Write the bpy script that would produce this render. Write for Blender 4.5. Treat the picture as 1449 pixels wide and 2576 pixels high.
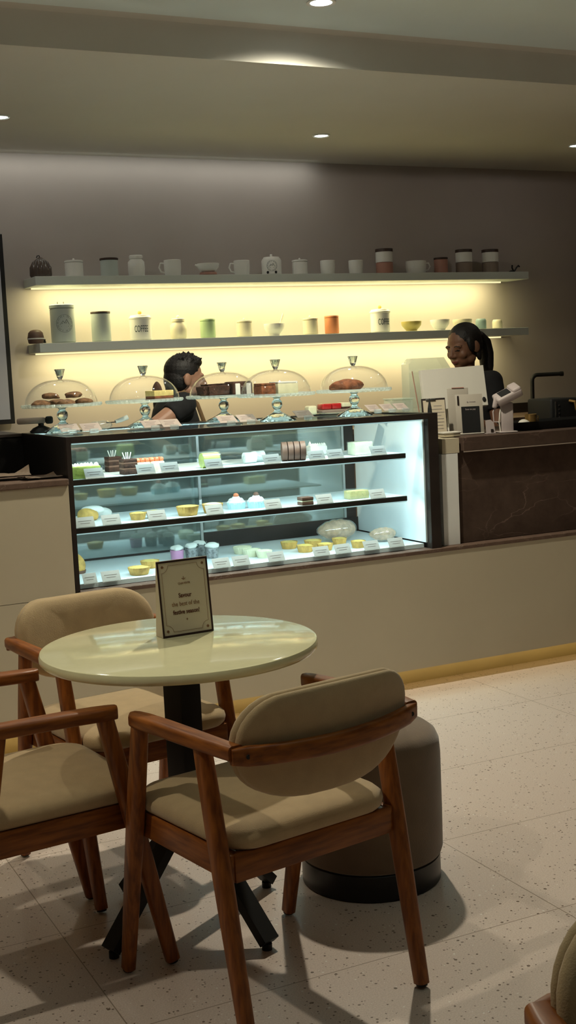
import bpy, bmesh, math, random
from mathutils import Vector, Matrix, Euler
random.seed(7)
for _o in list(bpy.data.objects): bpy.data.objects.remove(_o, do_unlink=True)
S = bpy.context.scene
COL = S.collection
PI = math.pi
# ------------------------------------------------------------------ camera
FPX, YAW, PITCH, ROLL, EYE = 3163.4, .451373, .1126285, .0463953, 1.435
_cy, _sy, _cp, _sp = math.cos(YAW), math.sin(YAW), math.cos(PITCH), math.sin(PITCH)
_f = Vector((_sy*_cp, _cy*_cp, -_sp)); _r = Vector((_cy, -_sy, 0)); _d = _f.cross(_r)
_cr, _sr = math.cos(ROLL), math.sin(ROLL)
AX_R = _cr*_r + _sr*_d; AX_D = -_sr*_r + _cr*_d; AX_F = _f
cam = bpy.data.cameras.new('camera'); camo = bpy.data.objects.new('camera', cam); COL.objects.link(camo)
camo.matrix_world = Matrix(((AX_R.x, -AX_D.x, -AX_F.x, 0), (AX_R.y, -AX_D.y, -AX_F.y, 0), (AX_R.z, -AX_D.z, -AX_F.z, EYE), (0, 0, 0, 1)))
cam.sensor_fit = 'VERTICAL'; cam.sensor_height = 36; cam.lens = 36*FPX/2576; cam.clip_start = .05
S.camera = camo
def _ray(px, py): return AX_R*((px-724.5)/FPX) + AX_D*((py-1288)/FPX) + AX_F
def at(px, py, Y):                     # photo point on the vertical plane at depth Y
    d = _ray(px, py); return Vector((0, 0, EYE)) + d*(Y/d.y)
def onz(px, py, Z):                    # photo point on the horizontal plane at height Z
    d = _ray(px, py); return Vector((0, 0, EYE)) + d*((Z-EYE)/d.z)
# ------------------------------------------------------------------ view, world, room lamps, added ceiling fill
S.view_settings.view_transform = 'Standard'; S.view_settings.look = 'None'
S.view_settings.gamma = 1; S.view_settings.use_curve_mapping = False
S.view_settings.exposure = -0.22
W = bpy.data.worlds.new('world'); S.world = W; W.use_nodes = True
W.node_tree.nodes['Background'].inputs[0].default_value = (.5, .42, .36, 1)
W.node_tree.nodes['Background'].inputs[1].default_value = .02
def lamp(name, kind, loc, energy, color, rot=(0, 0, 0), **kw):
    l = bpy.data.lights.new(name, kind); l.energy = energy; l.color = color
    for k, v in kw.items(): setattr(l, k, v)
    o = bpy.data.objects.new(name, l); COL.objects.link(o); o.location = loc; o.rotation_euler = rot
    return o
DOWN_COL = (1.0, .93, .74); BAR_COL = (1.0, .94, .84); WARM_COL = (1.0, .90, .46); COLD_COL = (.68, .94, 1.0)
ZU, ZL, YS, YW = 2.786, 2.632, 4.591, 6.70
DINE = [(2.308, 4.278, 185), (.80, 4.278, 26), (3.82, 4.278, 4), (-.35, 2.70, 66)]
BAR = [(3.152, 5.902, 3.2), (1.46, 5.805, 5.0), (4.777, 5.865, 1.6)]
lamp('wall_wash_lamp', 'AREA', (2.25, 6.60, ZL-.004), 2.4, (.96, 1.0, .90), (math.radians(16), 0, 0), shape='RECTANGLE', size=2.5, size_y=.05)
lamp('ceiling_fill_light', 'AREA', (1.4, 1.2, 2.1), 9, (.86, 1.0, .95), (PI, 0, 0), shape='DISK', size=1.2)  # unseen fill, added to brighten the high ceiling
for x, y, e in DINE:
    lamp('dining_downlight', 'SPOT', (x, y, ZU-.03), e, DOWN_COL, spot_size=math.radians(150 if e > 100 else 140), spot_blend=.8, shadow_soft_size=.035)
for x, y, e in BAR:
    lamp('bar_downlight', 'SPOT', (x, y, ZL-.03), e, BAR_COL, spot_size=math.radians(179), spot_blend=.02, shadow_soft_size=.035)
# ------------------------------------------------------------------ materials
def mat(name, col, rough=.5, metal=0, spec=.5, var=0, vscale=8, stretch=(1, 1, 1), bump=0, bscale=60, emit=None, estr=0, coat=0, sheen=0, trans=0, ior=1.45, alpha=1, col2=None, sss=0):
    m = bpy.data.materials.new(name); m.use_nodes = True; t = m.node_tree; b = t.nodes['Principled BSDF']
    b.inputs['Base Color'].default_value = (*col, 1); b.inputs['Roughness'].default_value = rough; b.inputs['Metallic'].default_value = metal
    b.inputs['Specular IOR Level'].default_value = spec; b.inputs['Coat Weight'].default_value = coat; b.inputs['Sheen Weight'].default_value = sheen
    b.inputs['Transmission Weight'].default_value = trans; b.inputs['IOR'].default_value = ior; b.inputs['Alpha'].default_value = alpha
    if sss: b.inputs['Subsurface Weight'].default_value = sss; b.inputs['Subsurface Radius'].default_value = (.02, .008, .004)
    if emit: b.inputs['Emission Color'].default_value = (*emit, 1); b.inputs['Emission Strength'].default_value = estr
    tc = t.nodes.new('ShaderNodeTexCoord')
    if var or col2:
        mp = t.nodes.new('ShaderNodeMapping'); mp.inputs['Scale'].default_value = stretch; t.links.new(tc.outputs['Object'], mp.inputs[0])
        n = t.nodes.new('ShaderNodeTexNoise'); n.inputs['Scale'].default_value = vscale; n.inputs['Detail'].default_value = 5; t.links.new(mp.outputs[0], n.inputs[0])
        r = t.nodes.new('ShaderNodeValToRGB'); r.color_ramp.elements[0].position = .35; r.color_ramp.elements[1].position = .68
        c2 = col2 or tuple(min(1, c*(1+var)) for c in col); c1 = col if col2 else tuple(c*(1-var) for c in col)
        r.color_ramp.elements[0].color = (*c1, 1); r.color_ramp.elements[1].color = (*c2, 1)
        t.links.new(n.outputs[0], r.inputs[0]); t.links.new(r.outputs[0], b.inputs['Base Color'])
    if bump:
        n2 = t.nodes.new('ShaderNodeTexNoise'); n2.inputs['Scale'].default_value = bscale; n2.inputs['Detail'].default_value = 3; t.links.new(tc.outputs['Object'], n2.inputs[0])
        bp = t.nodes.new('ShaderNodeBump'); bp.inputs['Strength'].default_value = bump; bp.inputs['Distance'].default_value = .004; t.links.new(n2.outputs[0], bp.inputs['Height']); t.links.new(bp.outputs[0], b.inputs['Normal'])
    return m
def glass(name, tint=(1, 1, 1), refl=.06, edge=.5, rough=.02, body=0, bcol=(.8, .9, .9)):   # thin pane: clear, with a mirror share that grows at grazing angles
    m = bpy.data.materials.new(name); m.use_nodes = True; t = m.node_tree; t.nodes.clear()
    o = t.nodes.new('ShaderNodeOutputMaterial'); tr = t.nodes.new('ShaderNodeBsdfTransparent'); tr.inputs[0].default_value = (*tint, 1)
    gl = t.nodes.new('ShaderNodeBsdfGlossy'); gl.inputs['Roughness'].default_value = rough; gl.inputs[0].default_value = (.95, 1, 1, 1)
    lw = t.nodes.new('ShaderNodeLayerWeight'); lw.inputs[0].default_value = .5
    pw = t.nodes.new('ShaderNodeMath'); pw.operation = 'POWER'; pw.inputs[1].default_value = 4; t.links.new(lw.outputs['Facing'], pw.inputs[0])
    ma = t.nodes.new('ShaderNodeMath'); ma.operation = 'MULTIPLY_ADD'; ma.inputs[1].default_value = edge; ma.inputs[2].default_value = refl; t.links.new(pw.outputs[0], ma.inputs[0])
    src = tr
    if body:
        df = t.nodes.new('ShaderNodeBsdfDiffuse'); df.inputs[0].default_value = (*bcol, 1); mb = t.nodes.new('ShaderNodeMixShader'); mb.inputs[0].default_value = body
        t.links.new(tr.outputs[0], mb.inputs[1]); t.links.new(df.outputs[0], mb.inputs[2]); src = mb
    mx = t.nodes.new('ShaderNodeMixShader'); t.links.new(ma.outputs[0], mx.inputs[0]); t.links.new(src.outputs[0], mx.inputs[1]); t.links.new(gl.outputs[0], mx.inputs[2]); t.links.new(mx.outputs[0], o.inputs[0])
    return m
def emis(name, col, s):
    m = bpy.data.materials.new(name); m.use_nodes = True; t = m.node_tree; t.nodes.clear()
    o = t.nodes.new('ShaderNodeOutputMaterial'); e = t.nodes.new('ShaderNodeEmission'); e.inputs[0].default_value = (*col, 1); e.inputs[1].default_value = s; t.links.new(e.outputs[0], o.inputs[0])
    return m
def floor_mat():
    m = mat('terrazzo', (.60, .52, .43), rough=.34, spec=.45); t = m.node_tree; b = t.nodes['Principled BSDF']; N = t.nodes.new; L = t.links.new
    tc = N('ShaderNodeTexCoord'); base = N('ShaderNodeTexNoise'); base.inputs['Scale'].default_value = 260; base.inputs['Detail'].default_value = 2; L(tc.outputs['Object'], base.inputs[0])
    rb = N('ShaderNodeValToRGB'); rb.color_ramp.elements[0].position = .3; rb.color_ramp.elements[1].position = .7; rb.color_ramp.elements[0].color = (.58, .47, .40, 1); rb.color_ramp.elements[1].color = (.72, .60, .52, 1); L(base.outputs[0], rb.inputs[0])
    cur = rb.outputs[0]
    for sc, thr, colr in ((46, .11, (.17, .12, .085, 1)), (95, .17, (.22, .16, .12, 1)), (60, .10, (.80, .75, .68, 1))):
        ns = N('ShaderNodeTexNoise'); ns.inputs['Scale'].default_value = sc*1.6; L(tc.outputs['Object'], ns.inputs[0])
        ad = N('ShaderNodeMixRGB'); ad.blend_type = 'ADD'; ad.inputs[0].default_value = .006; L(tc.outputs['Object'], ad.inputs[1]); L(ns.outputs['Color'], ad.inputs[2])
        v = N('ShaderNodeTexVoronoi'); v.inputs['Scale'].default_value = sc; L(ad.outputs[0], v.inputs['Vector'])
        sep = N('ShaderNodeSeparateColor'); L(v.outputs['Color'], sep.inputs[0])
        th = N('ShaderNodeMath'); th.operation = 'MULTIPLY'; th.inputs[1].default_value = thr*2; L(sep.outputs[0], th.inputs[0])
        g = N('ShaderNodeMath'); g.operation = 'GREATER_THAN'; g.inputs[1].default_value = .62; L(sep.outputs[1], g.inputs[0])
        th2 = N('ShaderNodeMath'); th2.operation = 'MULTIPLY'; L(th.outputs[0], th2.inputs[0]); L(g.outputs[0], th2.inputs[1])
        lt = N('ShaderNodeMath'); lt.operation = 'LESS_THAN'; L(v.outputs['Distance'], lt.inputs[0]); L(th2.outputs[0], lt.inputs[1])
        mx = N('ShaderNodeMixRGB'); L(lt.outputs[0], mx.inputs[0]); L(cur, mx.inputs[1]); mx.inputs[2].default_value = colr; cur = mx.outputs[0]
    sx = N('ShaderNodeSeparateXYZ'); L(tc.outputs['Object'], sx.inputs[0]); ors = []
    for ax, off, per in ((0, .79, 1.18), (1, 2.55, .56)):
        a = N('ShaderNodeMath'); a.operation = 'SUBTRACT'; a.inputs[1].default_value = off - per*20; L(sx.outputs[ax], a.inputs[0])
        md = N('ShaderNodeMath'); md.operation = 'MODULO'; md.inputs[1].default_value = per; L(a.outputs[0], md.inputs[0])
        lt = N('ShaderNodeMath'); lt.operation = 'LESS_THAN'; lt.inputs[1].default_value = .0028; L(md.outputs[0], lt.inputs[0]); ors.append(lt)
    mxm = N('ShaderNodeMath'); mxm.operation = 'MAXIMUM'; L(ors[0].outputs[0], mxm.inputs[0]); L(ors[1].outputs[0], mxm.inputs[1])
    mx = N('ShaderNodeMixRGB'); L(mxm.outputs[0], mx.inputs[0]); L(cur, mx.inputs[1]); mx.inputs[2].default_value = (.30, .23, .17, 1); L(mx.outputs[0], b.inputs['Base Color'])
    return m
def marble_mat(name, c0, c1, vein, scale=1.0, thin=.012):
    m = mat(name, c0, rough=.5, spec=.3); t = m.node_tree; b = t.nodes['Principled BSDF']; N = t.nodes.new; L = t.links.new
    tc = N('ShaderNodeTexCoord'); n = N('ShaderNodeTexNoise'); n.inputs['Scale'].default_value = 9*scale; n.inputs['Detail'].default_value = 8; n.inputs['Roughness'].default_value = .7; L(tc.outputs['Object'], n.inputs[0])
    r = N('ShaderNodeValToRGB'); r.color_ramp.elements[0].position = .3; r.color_ramp.elements[1].position = .72; r.color_ramp.elements[0].color = (*c0, 1); r.color_ramp.elements[1].color = (*c1, 1); L(n.outputs[0], r.inputs[0])
    mp = N('ShaderNodeMapping'); mp.inputs['Rotation'].default_value = (0, .62, .3); mp.inputs['Scale'].default_value = (1.2, 1, 3.0); L(tc.outputs['Object'], mp.inputs[0])
    n2 = N('ShaderNodeTexNoise'); n2.inputs['Scale'].default_value = 3*scale; n2.inputs['Detail'].default_value = 4; L(mp.outputs[0], n2.inputs[0])
    ad = N('ShaderNodeMixRGB'); ad.blend_type = 'ADD'; ad.inputs[0].default_value = .35; L(mp.outputs[0], ad.inputs[1]); L(n2.outputs['Color'], ad.inputs[2])
    v = N('ShaderNodeTexVoronoi'); v.feature = 'DISTANCE_TO_EDGE'; v.inputs['Scale'].default_value = 2.3*scale; L(ad.outputs[0], v.inputs['Vector'])
    lt = N('ShaderNodeMapRange'); lt.inputs['From Min'].default_value = thin; lt.inputs['From Max'].default_value = .0; lt.inputs['To Min'].default_value = 0; lt.inputs['To Max'].default_value = 1; L(v.outputs['Distance'], lt.inputs['Value'])
    n3 = N('ShaderNodeTexNoise'); n3.inputs['Scale'].default_value = 4*scale; L(tc.outputs['Object'], n3.inputs[0])
    r3 = N('ShaderNodeValToRGB'); r3.color_ramp.elements[0].position = .45; r3.color_ramp.elements[1].position = .65; L(n3.outputs[0], r3.inputs[0])
    mu = N('ShaderNodeMath'); mu.operation = 'MULTIPLY'; L(lt.outputs[0], mu.inputs[0]); L(r3.outputs[0], mu.inputs[1])
    mx = N('ShaderNodeMixRGB'); L(mu.outputs[0], mx.inputs[0]); L(r.outputs[0], mx.inputs[1]); mx.inputs[2].default_value = (*vein, 1); L(mx.outputs[0], b.inputs['Base Color'])
    return m
def wood_mat(name, c0, c1, stretch):
    m = mat(name, c0, rough=.38, spec=.4, col2=c1, vscale=6, stretch=stretch, bump=.05, bscale=40); return m
M = {}
M['wall'] = mat('wall_paint', (.44, .385, .355), .75, var=.03, vscale=3)
M['ceil'] = mat('ceiling_paint', (.62, .60, .54), .8, var=.02, vscale=2)
M['room'] = mat('room_paint', (.20, .135, .10), .85, var=.04, vscale=3)
M['floor'] = floor_mat()
M['panel'] = mat('cream_panel', (.53, .465, .335), .55, var=.02, vscale=4)
M['plinth'] = mat('plinth_paint', (.62, .52, .30), .5, var=.05, vscale=6)
M['marble'] = marble_mat('brown_marble', (.055, .034, .025), (.095, .062, .046), (.19, .13, .10), 1.0)
M['cap'] = marble_mat('stone_cap', (.10, .062, .045), (.17, .11, .08), (.40, .32, .26), 3.0)
M['stonejoint'] = mat('stone_joint', (.34, .27, .22), .6)
M['white'] = mat('white_lacquer', (.80, .80, .77), .4, var=.02)
M['shelfpaint'] = mat('shelf_paint', (.62, .66, .61), .55, var=.02)
M['black'] = mat('black_lacquer', (.008, .007, .007), .35, var=.2)
M['dark'] = mat('dark_bronze', (.035, .026, .022), .4, metal=.3, var=.15)
M['matblack'] = mat('matt_black', (.006, .006, .006), .6, var=.2)
M['steel'] = mat('brushed_steel', (.55, .56, .55), .28, metal=1, var=.05, vscale=30)
M['casewhite'] = mat('case_white', (.82, .88, .90), .35, var=.02)
M['caseglass'] = glass('case_glass', (.97, 1, .99), .03, .35)
M['backglass'] = glass('back_glass', (.62, .72, .70), .20, .5, .05, .16, (.5, .62, .60))
M['domeglass'] = glass('dome_glass', (.998, 1, .998), .026, .45, .02)
M['platecrystal'] = glass('pressed_plate', (.97, .99, .98), .12, .6, .04, .28, (.80, .90, .86))
M['crystal'] = mat('pressed_crystal', (.86, .95, .92), .03, trans=1, ior=1.5)
M['wrap'] = glass('cling_wrap', (.97, .99, .99), .08, .5, .12, .05, (.9, .95, .95))
M['acrylic'] = glass('acrylic', (.93, .97, .96), .14, .6, .05, .22, (.8, .86, .86))
M['bulb'] = emis('lamp_face', (.86, 1, .95), 14)
M['warmled'] = emis('warm_led', (1.0, .88, .46), 1.3)
M['coldled'] = emis('cold_led', (.55, .80, .80), .8)
M['kickled'] = emis('kick_led', (1.0, .72, .26), 3.2)
M['wood'] = wood_mat('teak_wood', (.165, .046, .010), (.34, .108, .020), (14, 14, 1.6))
M['woodx'] = wood_mat('teak_wood_lengthwise', (.165, .046, .010), (.34, .108, .020), (1.6, 14, 14))
M['woody'] = wood_mat('teak_wood_armwise', (.165, .046, .010), (.34, .108, .020), (14, 1.6, 14))
M['fabric'] = mat('cream_fabric', (.48, .345, .185), .85, var=.05, vscale=25, bump=.25, bscale=420, sheen=.25)
M['pouf'] = mat('pouf_velvet', (.155, .098, .054), .85, var=.06, vscale=18, bump=.2, bscale=260, sheen=.4)
M['top'] = mat('cream_table_top', (.76, .72, .45), .09, var=.02, vscale=30, spec=.6, coat=.2)
M['paper'] = mat('cream_paper', (.58, .50, .37), .7, var=.02)
M['ink'] = mat('brown_ink', (.10, .028, .014), .6); M['inklight'] = mat('pale_brown_ink', (.24, .12, .06), .6)
M['screen'] = mat('grey_screen', (.36, .35, .36), .3, spec=.4, emit=(.42, .43, .47), estr=.10)
# ------------------------------------------------------------------ mesh helpers
class MB:
    def __init__(s): s.v = []; s.f = []; s.mi = []; s.cm = 0
    def add(s, vs, fs, T=None):
        n = len(s.v); s.v += [(T @ Vector(v)) if T else Vector(v) for v in vs]
        for f in fs: s.f.append([i+n for i in f]); s.mi.append(s.cm)
        return s
    def bm(s, b, T=None):
        b.verts.index_update(); s.add([v.co.copy() for v in b.verts], [[v.index for v in f.verts] for f in b.faces], T); b.free(); return s
    def box(s, c, d, r=0, seg=2, T=None):
        b = bmesh.new(); bmesh.ops.create_cube(b, size=1)
        for v in b.verts: v.co = Vector((v.co.x*d[0]+c[0], v.co.y*d[1]+c[1], v.co.z*d[2]+c[2]))
        if r: bmesh.ops.bevel(b, geom=b.edges[:], offset=min(r, min(d)*.49), segments=seg, profile=.5, affect='EDGES', clamp_overlap=True)
        return s.bm(b, T)
    def lathe(s, prof, seg=32, T=None, c=(0, 0, 0), flute=None, ring=False):
        vs = []; fs = []; n = len(prof)
        for k in range(seg):
            a = 2*PI*k/seg
            for i, (r, z) in enumerate(prof):
                q = r*(1+(flute(a, i) if flute else 0)); vs.append((c[0]+q*math.cos(a), c[1]+q*math.sin(a), c[2]+z))
        for k in range(seg):
            k2 = (k+1) % seg
            for i in range(n if ring else n-1): j = (i+1) % n; fs.append([k*n+i, k2*n+i, k2*n+j, k*n+j])
        if ring: return s.add(vs, fs, T)
        if prof[0][0] > 1e-5: fs.append([k*n for k in range(seg)][::-1])
        if prof[-1][0] > 1e-5: fs.append([k*n+n-1 for k in range(seg)])
        return s.add(vs, fs, T)
    def loft(s, rings, caps=True, T=None, closed=True):
        n = len(rings[0]); vs = [p for r in rings for p in r]; fs = []
        for i in range(len(rings)-1):
            for k in range(n if closed else n-1):
                k2 = (k+1) % n; fs.append([i*n+k, i*n+k2, (i+1)*n+k2, (i+1)*n+k])
        if caps: fs.append(list(range(n))[::-1]); fs.append([(len(rings)-1)*n+k for k in range(n)])
        return s.add(vs, fs, T)
    def tube(s, pts, rad, seg=12, T=None, flat=1.0, sec=None, up=None):
        pts = [Vector(p) for p in pts]; n = len(pts); rad = rad if isinstance(rad, (list, tuple)) else [rad]*n; rings = []; u = None
        for i, p in enumerate(pts):
            t = (pts[min(i+1, n-1)]-pts[max(i-1, 0)]).normalized()
            if up is not None: u0 = Vector(up)
            elif u is None: u0 = Vector((0, 0, 1)) if abs(t.z) < .9 else Vector((1, 0, 0))
            else: u0 = u
            a = t.cross(u0).normalized(); u = a.cross(t).normalized()
            if sec: rings.append([p + a*x*rad[i] + u*y*rad[i] for x, y in sec])
            else: rings.append([p + a*math.cos(2*PI*k/seg)*rad[i] + u*math.sin(2*PI*k/seg)*rad[i]*flat for k in range(seg)])
        return s.loft(rings, True, T)
    def ell(s, c, r, seg=20, T=None, rot=None):
        b = bmesh.new(); bmesh.ops.create_uvsphere(b, u_segments=seg, v_segments=max(8, seg//2), radius=1)
        R = Euler(rot).to_matrix() if rot else Matrix.Identity(3)
        for v in b.verts: v.co = R @ Vector((v.co.x*r[0], v.co.y*r[1], v.co.z*r[2])) + Vector(c)
        return s.bm(b, T)
    def prism(s, poly, z0, z1, T=None):
        return s.loft([[(x, y, z0) for x, y in poly], [(x, y, z1) for x, y in poly]], True, T)
    def data(s, name, mats, smooth=40):
        me = bpy.data.meshes.new(name); me.from_pydata([tuple(v) for v in s.v], [], s.f)
        for m in (mats if isinstance(mats, (list, tuple)) else [mats]): me.materials.append(M[m] if isinstance(m, str) else m)
        me.polygons.foreach_set('material_index', s.mi)
        b = bmesh.new(); b.from_mesh(me); bmesh.ops.recalc_face_normals(b, faces=b.faces); b.to_mesh(me); b.free()
        if smooth: me.shade_smooth(); me.set_sharp_from_angle(angle=math.radians(smooth))
        me.update(); return me
    def build(s, name, mats, parent=None, smooth=40):
        o = bpy.data.objects.new(name, s.data(name, mats, smooth)); COL.objects.link(o)
        if parent: o.parent = parent
        return o
def rr(w, d, r, n=5):                                 # rounded rectangle outline, centred
    r = min(r, w/2-1e-4, d/2-1e-4); out = []
    for cx, cy, a0 in ((w/2-r, d/2-r, 0), (-w/2+r, d/2-r, PI/2), (-w/2+r, -d/2+r, PI), (w/2-r, -d/2+r, 1.5*PI)):
        for k in range(n+1): a = a0+PI/2*k/n; out.append((cx+r*math.cos(a), cy+r*math.sin(a)))
    return out
def thing(name, label, cat, loc=(0, 0, 0), rz=0, group=None):
    o = bpy.data.objects.new(name, None); COL.objects.link(o); o.empty_display_size = .05; o.location = loc; o.rotation_euler = (0, 0, rz)
    return tag(o, label, cat, group)
def tag(o, label=None, cat=None, group=None):
    if label: o['label'] = label
    if cat: o['category'] = cat
    if group: o['group'] = group
    return o
def structure(o): o['kind'] = 'structure'; return o
def dup(root, loc, rz, label, group=None):
    r = root.copy(); COL.objects.link(r); r.location = loc; r.rotation_euler = (0, 0, rz); r['label'] = label
    if group: r['group'] = group
    for ch in list(root.children):
        c = ch.copy(); COL.objects.link(c); c.parent = r
        for g in list(ch.children): d = g.copy(); COL.objects.link(d); d.parent = c
    return r
def place(o, loc, rz=0): o.location = loc; o.rotation_euler = (0, 0, rz); return o
def write(name, txt, size, m, parent, T, bold=0, thick=.0004, wrap=None, narrow=1.0):   # lettering as a mesh part; T maps text plane (x right, y up) to the parent
    cu = bpy.data.curves.new(name, 'FONT'); cu.body = txt; cu.size = size; cu.align_x = 'CENTER'; cu.align_y = 'CENTER'; cu.extrude = thick; cu.offset = bold; cu.resolution_u = 3
    o = bpy.data.objects.new(name, cu); me = bpy.data.meshes.new_from_object(o); bpy.data.objects.remove(o); bpy.data.curves.remove(cu)
    me.materials.clear(); me.materials.append(M[m])
    for v in me.vertices:
        x, y, z = v.co; x *= narrow
        if wrap: a = x/wrap; v.co = (wrap*math.sin(a), y, wrap*math.cos(a)-wrap+z)
        else: v.co = (x, y, z)
    me.transform(T); o = bpy.data.objects.new(name, me); COL.objects.link(o); o.parent = parent; return o
UPRIGHT = Matrix(((1, 0, 0, 0), (0, 0, -1, 0), (0, 1, 0, 0), (0, 0, 0, 1)))         # text plane standing up, facing -Y
# ------------------------------------------------------------------ room shell
def slab(name, x0, x1, y0, y1, z0, z1, m, kind=True):
    o = MB().box(((x0+x1)/2, (y0+y1)/2, (z0+z1)/2), (x1-x0, y1-y0, z1-z0)).build(name, m, None, 0)
    return structure(o) if kind else o
X0, X1, Y0 = -2.2, 6.6, -1.6
slab('floor', X0-.1, X1+.1, Y0-.1, YW+.1, -.1, 0, 'floor')
slab('wall_back', X0-.1, X1+.1, YW, YW+.1, 0, 3.0, 'wall')
slab('wall_left', X0-.1, X0, Y0, YW, 0, 3.0, 'room'); slab('wall_right', X1, X1+.1, Y0, YW, 0, 3.0, 'room'); slab('wall_front', X0-.1, X1+.1, Y0-.1, Y0, 0, 3.0, 'room')
# ceiling: high part over the tables, coved drop and the low part above the bar, one folded sheet
pr_ = [(Y0, ZU), (YS-.10, ZU)] + [(YS-.10+.10*math.sin(a)*1.0, ZU-.045+.045*math.cos(a)) for a in (PI/8*k for k in range(1, 5))] + [(YS, ZL), (YW, ZL)]
mb = MB(); mb.loft([[(X0, y, z) for y, z in pr_] + [(X0, YW, 3.0), (X0, Y0, 3.0)], [(X1, y, z) for y, z in pr_] + [(X1, YW, 3.0), (X1, Y0, 3.0)]])
M['ceilhigh'] = mat('ceiling_cool_light_tint', (.74, .82, .80), .8, var=.02, vscale=2)  # cool light on the high ceiling is put into its colour
co = structure(mb.build('ceiling', ['ceil', 'ceilhigh'], None, 30))
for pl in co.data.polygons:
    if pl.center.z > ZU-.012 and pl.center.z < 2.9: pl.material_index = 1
def downlight(x, y, z, r, label):
    t = thing('ceiling_downlight', label, 'ceiling light', (x, y, z), 0, 'recessed ceiling downlights')
    MB().lathe([(r*.74, -.001), (r, -.001), (r, -.005), (r*.9, -.007), (r*.74, -.004)], 36, ring=True).build('trim_ring', 'white', t)
    MB().lathe([(0, -.0035), (r*.73, -.0035), (r*.73, -.001), (0, -.001)], 36).build('lamp_face', 'bulb', t)
downlight(2.308, 4.278, ZU, .056, 'recessed round downlight in the high ceiling, cut by the top edge of the photo')
downlight(3.152, 5.902, ZL, .046, 'small round downlight in the low ceiling above the middle of the shelves')
downlight(1.46, 5.805, ZL, .046, 'small round downlight in the low ceiling, cut by the left edge of the photo')
downlight(4.777, 5.865, ZL, .046, 'small round downlight in the low ceiling, cut by the right edge of the photo')
# ------------------------------------------------------------------ service counter under the case
YC = 4.68
XL_, XR_ = -1.6, 5.9                    # counter run
XA, XB = 1.363, 2.974                   # case opening
t = thing('service_counter', 'long cream service counter front with stone ledge and glowing plinth below the cake case', 'counter', (0, 0, 0))
MB().box(((XL_+XR_)/2, YC+.02, .345), (XR_-XL_, .04, .512)).build('front_panel', 'panel', t, 0)
MB().box(((XL_+XR_)/2, 4.83, .045), (XR_-XL_, .08, .09)).build('plinth', 'plinth', t, 0)
MB().box(((XL_+XR_)/2, 4.735, .0845), (XR_-XL_, .014, .007)).build('plinth_light_strip', 'kickled', t, 0)
MB().box(((XL_+XR_)/2, 5.02, .345), (XR_-XL_, .64, .512)).build('base_cabinet', 'panel', t, 0)
MB().box(((XA+XR_)/2, 5.01, .6085), (XR_-XA, .668, .017), .003).build('stone_ledge', 'cap', t, 0)
t = thing('raised_counter', 'raised cream counter end with brown stone cap, left of the cake case', 'counter', (0, 0, .602))
MB().box(((XL_+XA-.022)/2, YC+.15, .2165), (XA-.022-XL_, .30, .431)).build('raised_panel', 'panel', t, 0)
MB().box(((XL_+XA-.021)/2, YC+.15, .4455), (XA-.021-XL_, .32, .025), .004).build('stone_cap', 'cap', t, 0)
# ------------------------------------------------------------------ cake display case
t = thing('cake_display_case', 'lit glass cake display case with black frame and two inner shelves', 'display case', (XA, 4.69, .618))
CW, CD, CH = XB-XA, .67, .599           # local: x right, y back, z up
b = MB()
b.box((CW/2, .012, CH-.0125), (CW, .025, .025)).box((-.008, .012, CH/2), (.018, .025, CH)).box((CW+.026, .02, CH/2), (.05, .04, CH))
b.box((CW/2, CD-.012, CH-.0125), (CW+.02, .025, .025))
b.build('frame', 'dark', t, 0)
MB().box((CW+.026, CD/2+.02, CH/2), (.05, CD-.04, CH)).build('side_panel', 'black', t, 0)
MB().box((-.010, CD/2+.012, CH/2), (.014, CD-.025, CH)).build('side_panel', 'black', t, 0)
MB().box((CW-.004, CD/2+.01, CH/2), (.008, CD-.05, CH-.05)).build('side_lining', 'casewhite', t, 0)
MB().box((.003, CD/2+.01, CH/2), (.008, CD-.05, CH-.05)).build('side_lining', 'casewhite', t, 0)
MB().box((CW/2, CD/2+.02, .010), (CW-.02, CD-.06, .018)).build('deck', 'casewhite', t, 0)
MB().box((CW/2, CD/2, CH-.008), (CW-.01, CD-.05, .008)).build('top_glass', 'caseglass', t, 0)
MB().box((CW/2, .008, CH/2-.005), (CW-.004, .005, CH-.03)).build('front_glass', 'caseglass', t, 0)
LX = CW*.473
for x0, x1, yy in ((.02, LX+.02, CD-.03), (LX-.02, CW-.07, CD-.016)):
    g = MB().box(((x0+x1)/2, yy, CH/2), (x1-x0, .005, CH-.06)).build('sliding_door', 'backglass', t, 0)
    for xx in (x0+.006, x1-.006): MB().box((xx, yy, CH/2), (.012, .012, CH-.06)).build('door_stile', 'steel', g, 0)
MB().box((CW-.043, CD-.012, CH/2-.006), (.05, .02, CH-.06)).build('back_post', 'dark', t, 0)
MB().box((CW/2, CD-.02, .055), (CW-.02, .012, .07)).build('back_rail', 'dark', t, 0)
MB().box((CW/2, CD-.02, CH-.045), (CW-.02, .012, .04)).build('back_rail', 'dark', t, 0)
for z in (1.05-.618, .862-.618):
    sh = MB().box((CW/2-.045, .25, z-.005), (CW-.11, .42, .007)).build('shelf', 'casewhite', t, 0)
    MB().box((CW/2-.052, .032, z-.0125), (CW-.105, .016, .020)).build('shelf_edge', 'dark', sh, 0)
    MB().box((CW/2-.052, .034, z-.025), (CW-.105, .012, .005)).build('light_strip', 'coldled', sh, 0)
    MB().box((CW-.115, .033, z-.007), (.026, .010, .012)).build('bracket', 'acrylic', sh, 0)
MB().box((CW/2, .034, CH-.0285), (CW-.03, .012, .006)).build('light_strip', 'coldled', t, 0)
for z, e in ((CH-.034, 3.9), (.432-.03, 3.7), (.244-.03, 4.1)):
    lamp('case_strip_lamp', 'AREA', (XA+CW/2, 4.69+.045, .618+z), e, COLD_COL, (math.radians(28), 0, 0), shape='RECTANGLE', size=CW-.12, size_y=.015)
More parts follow.
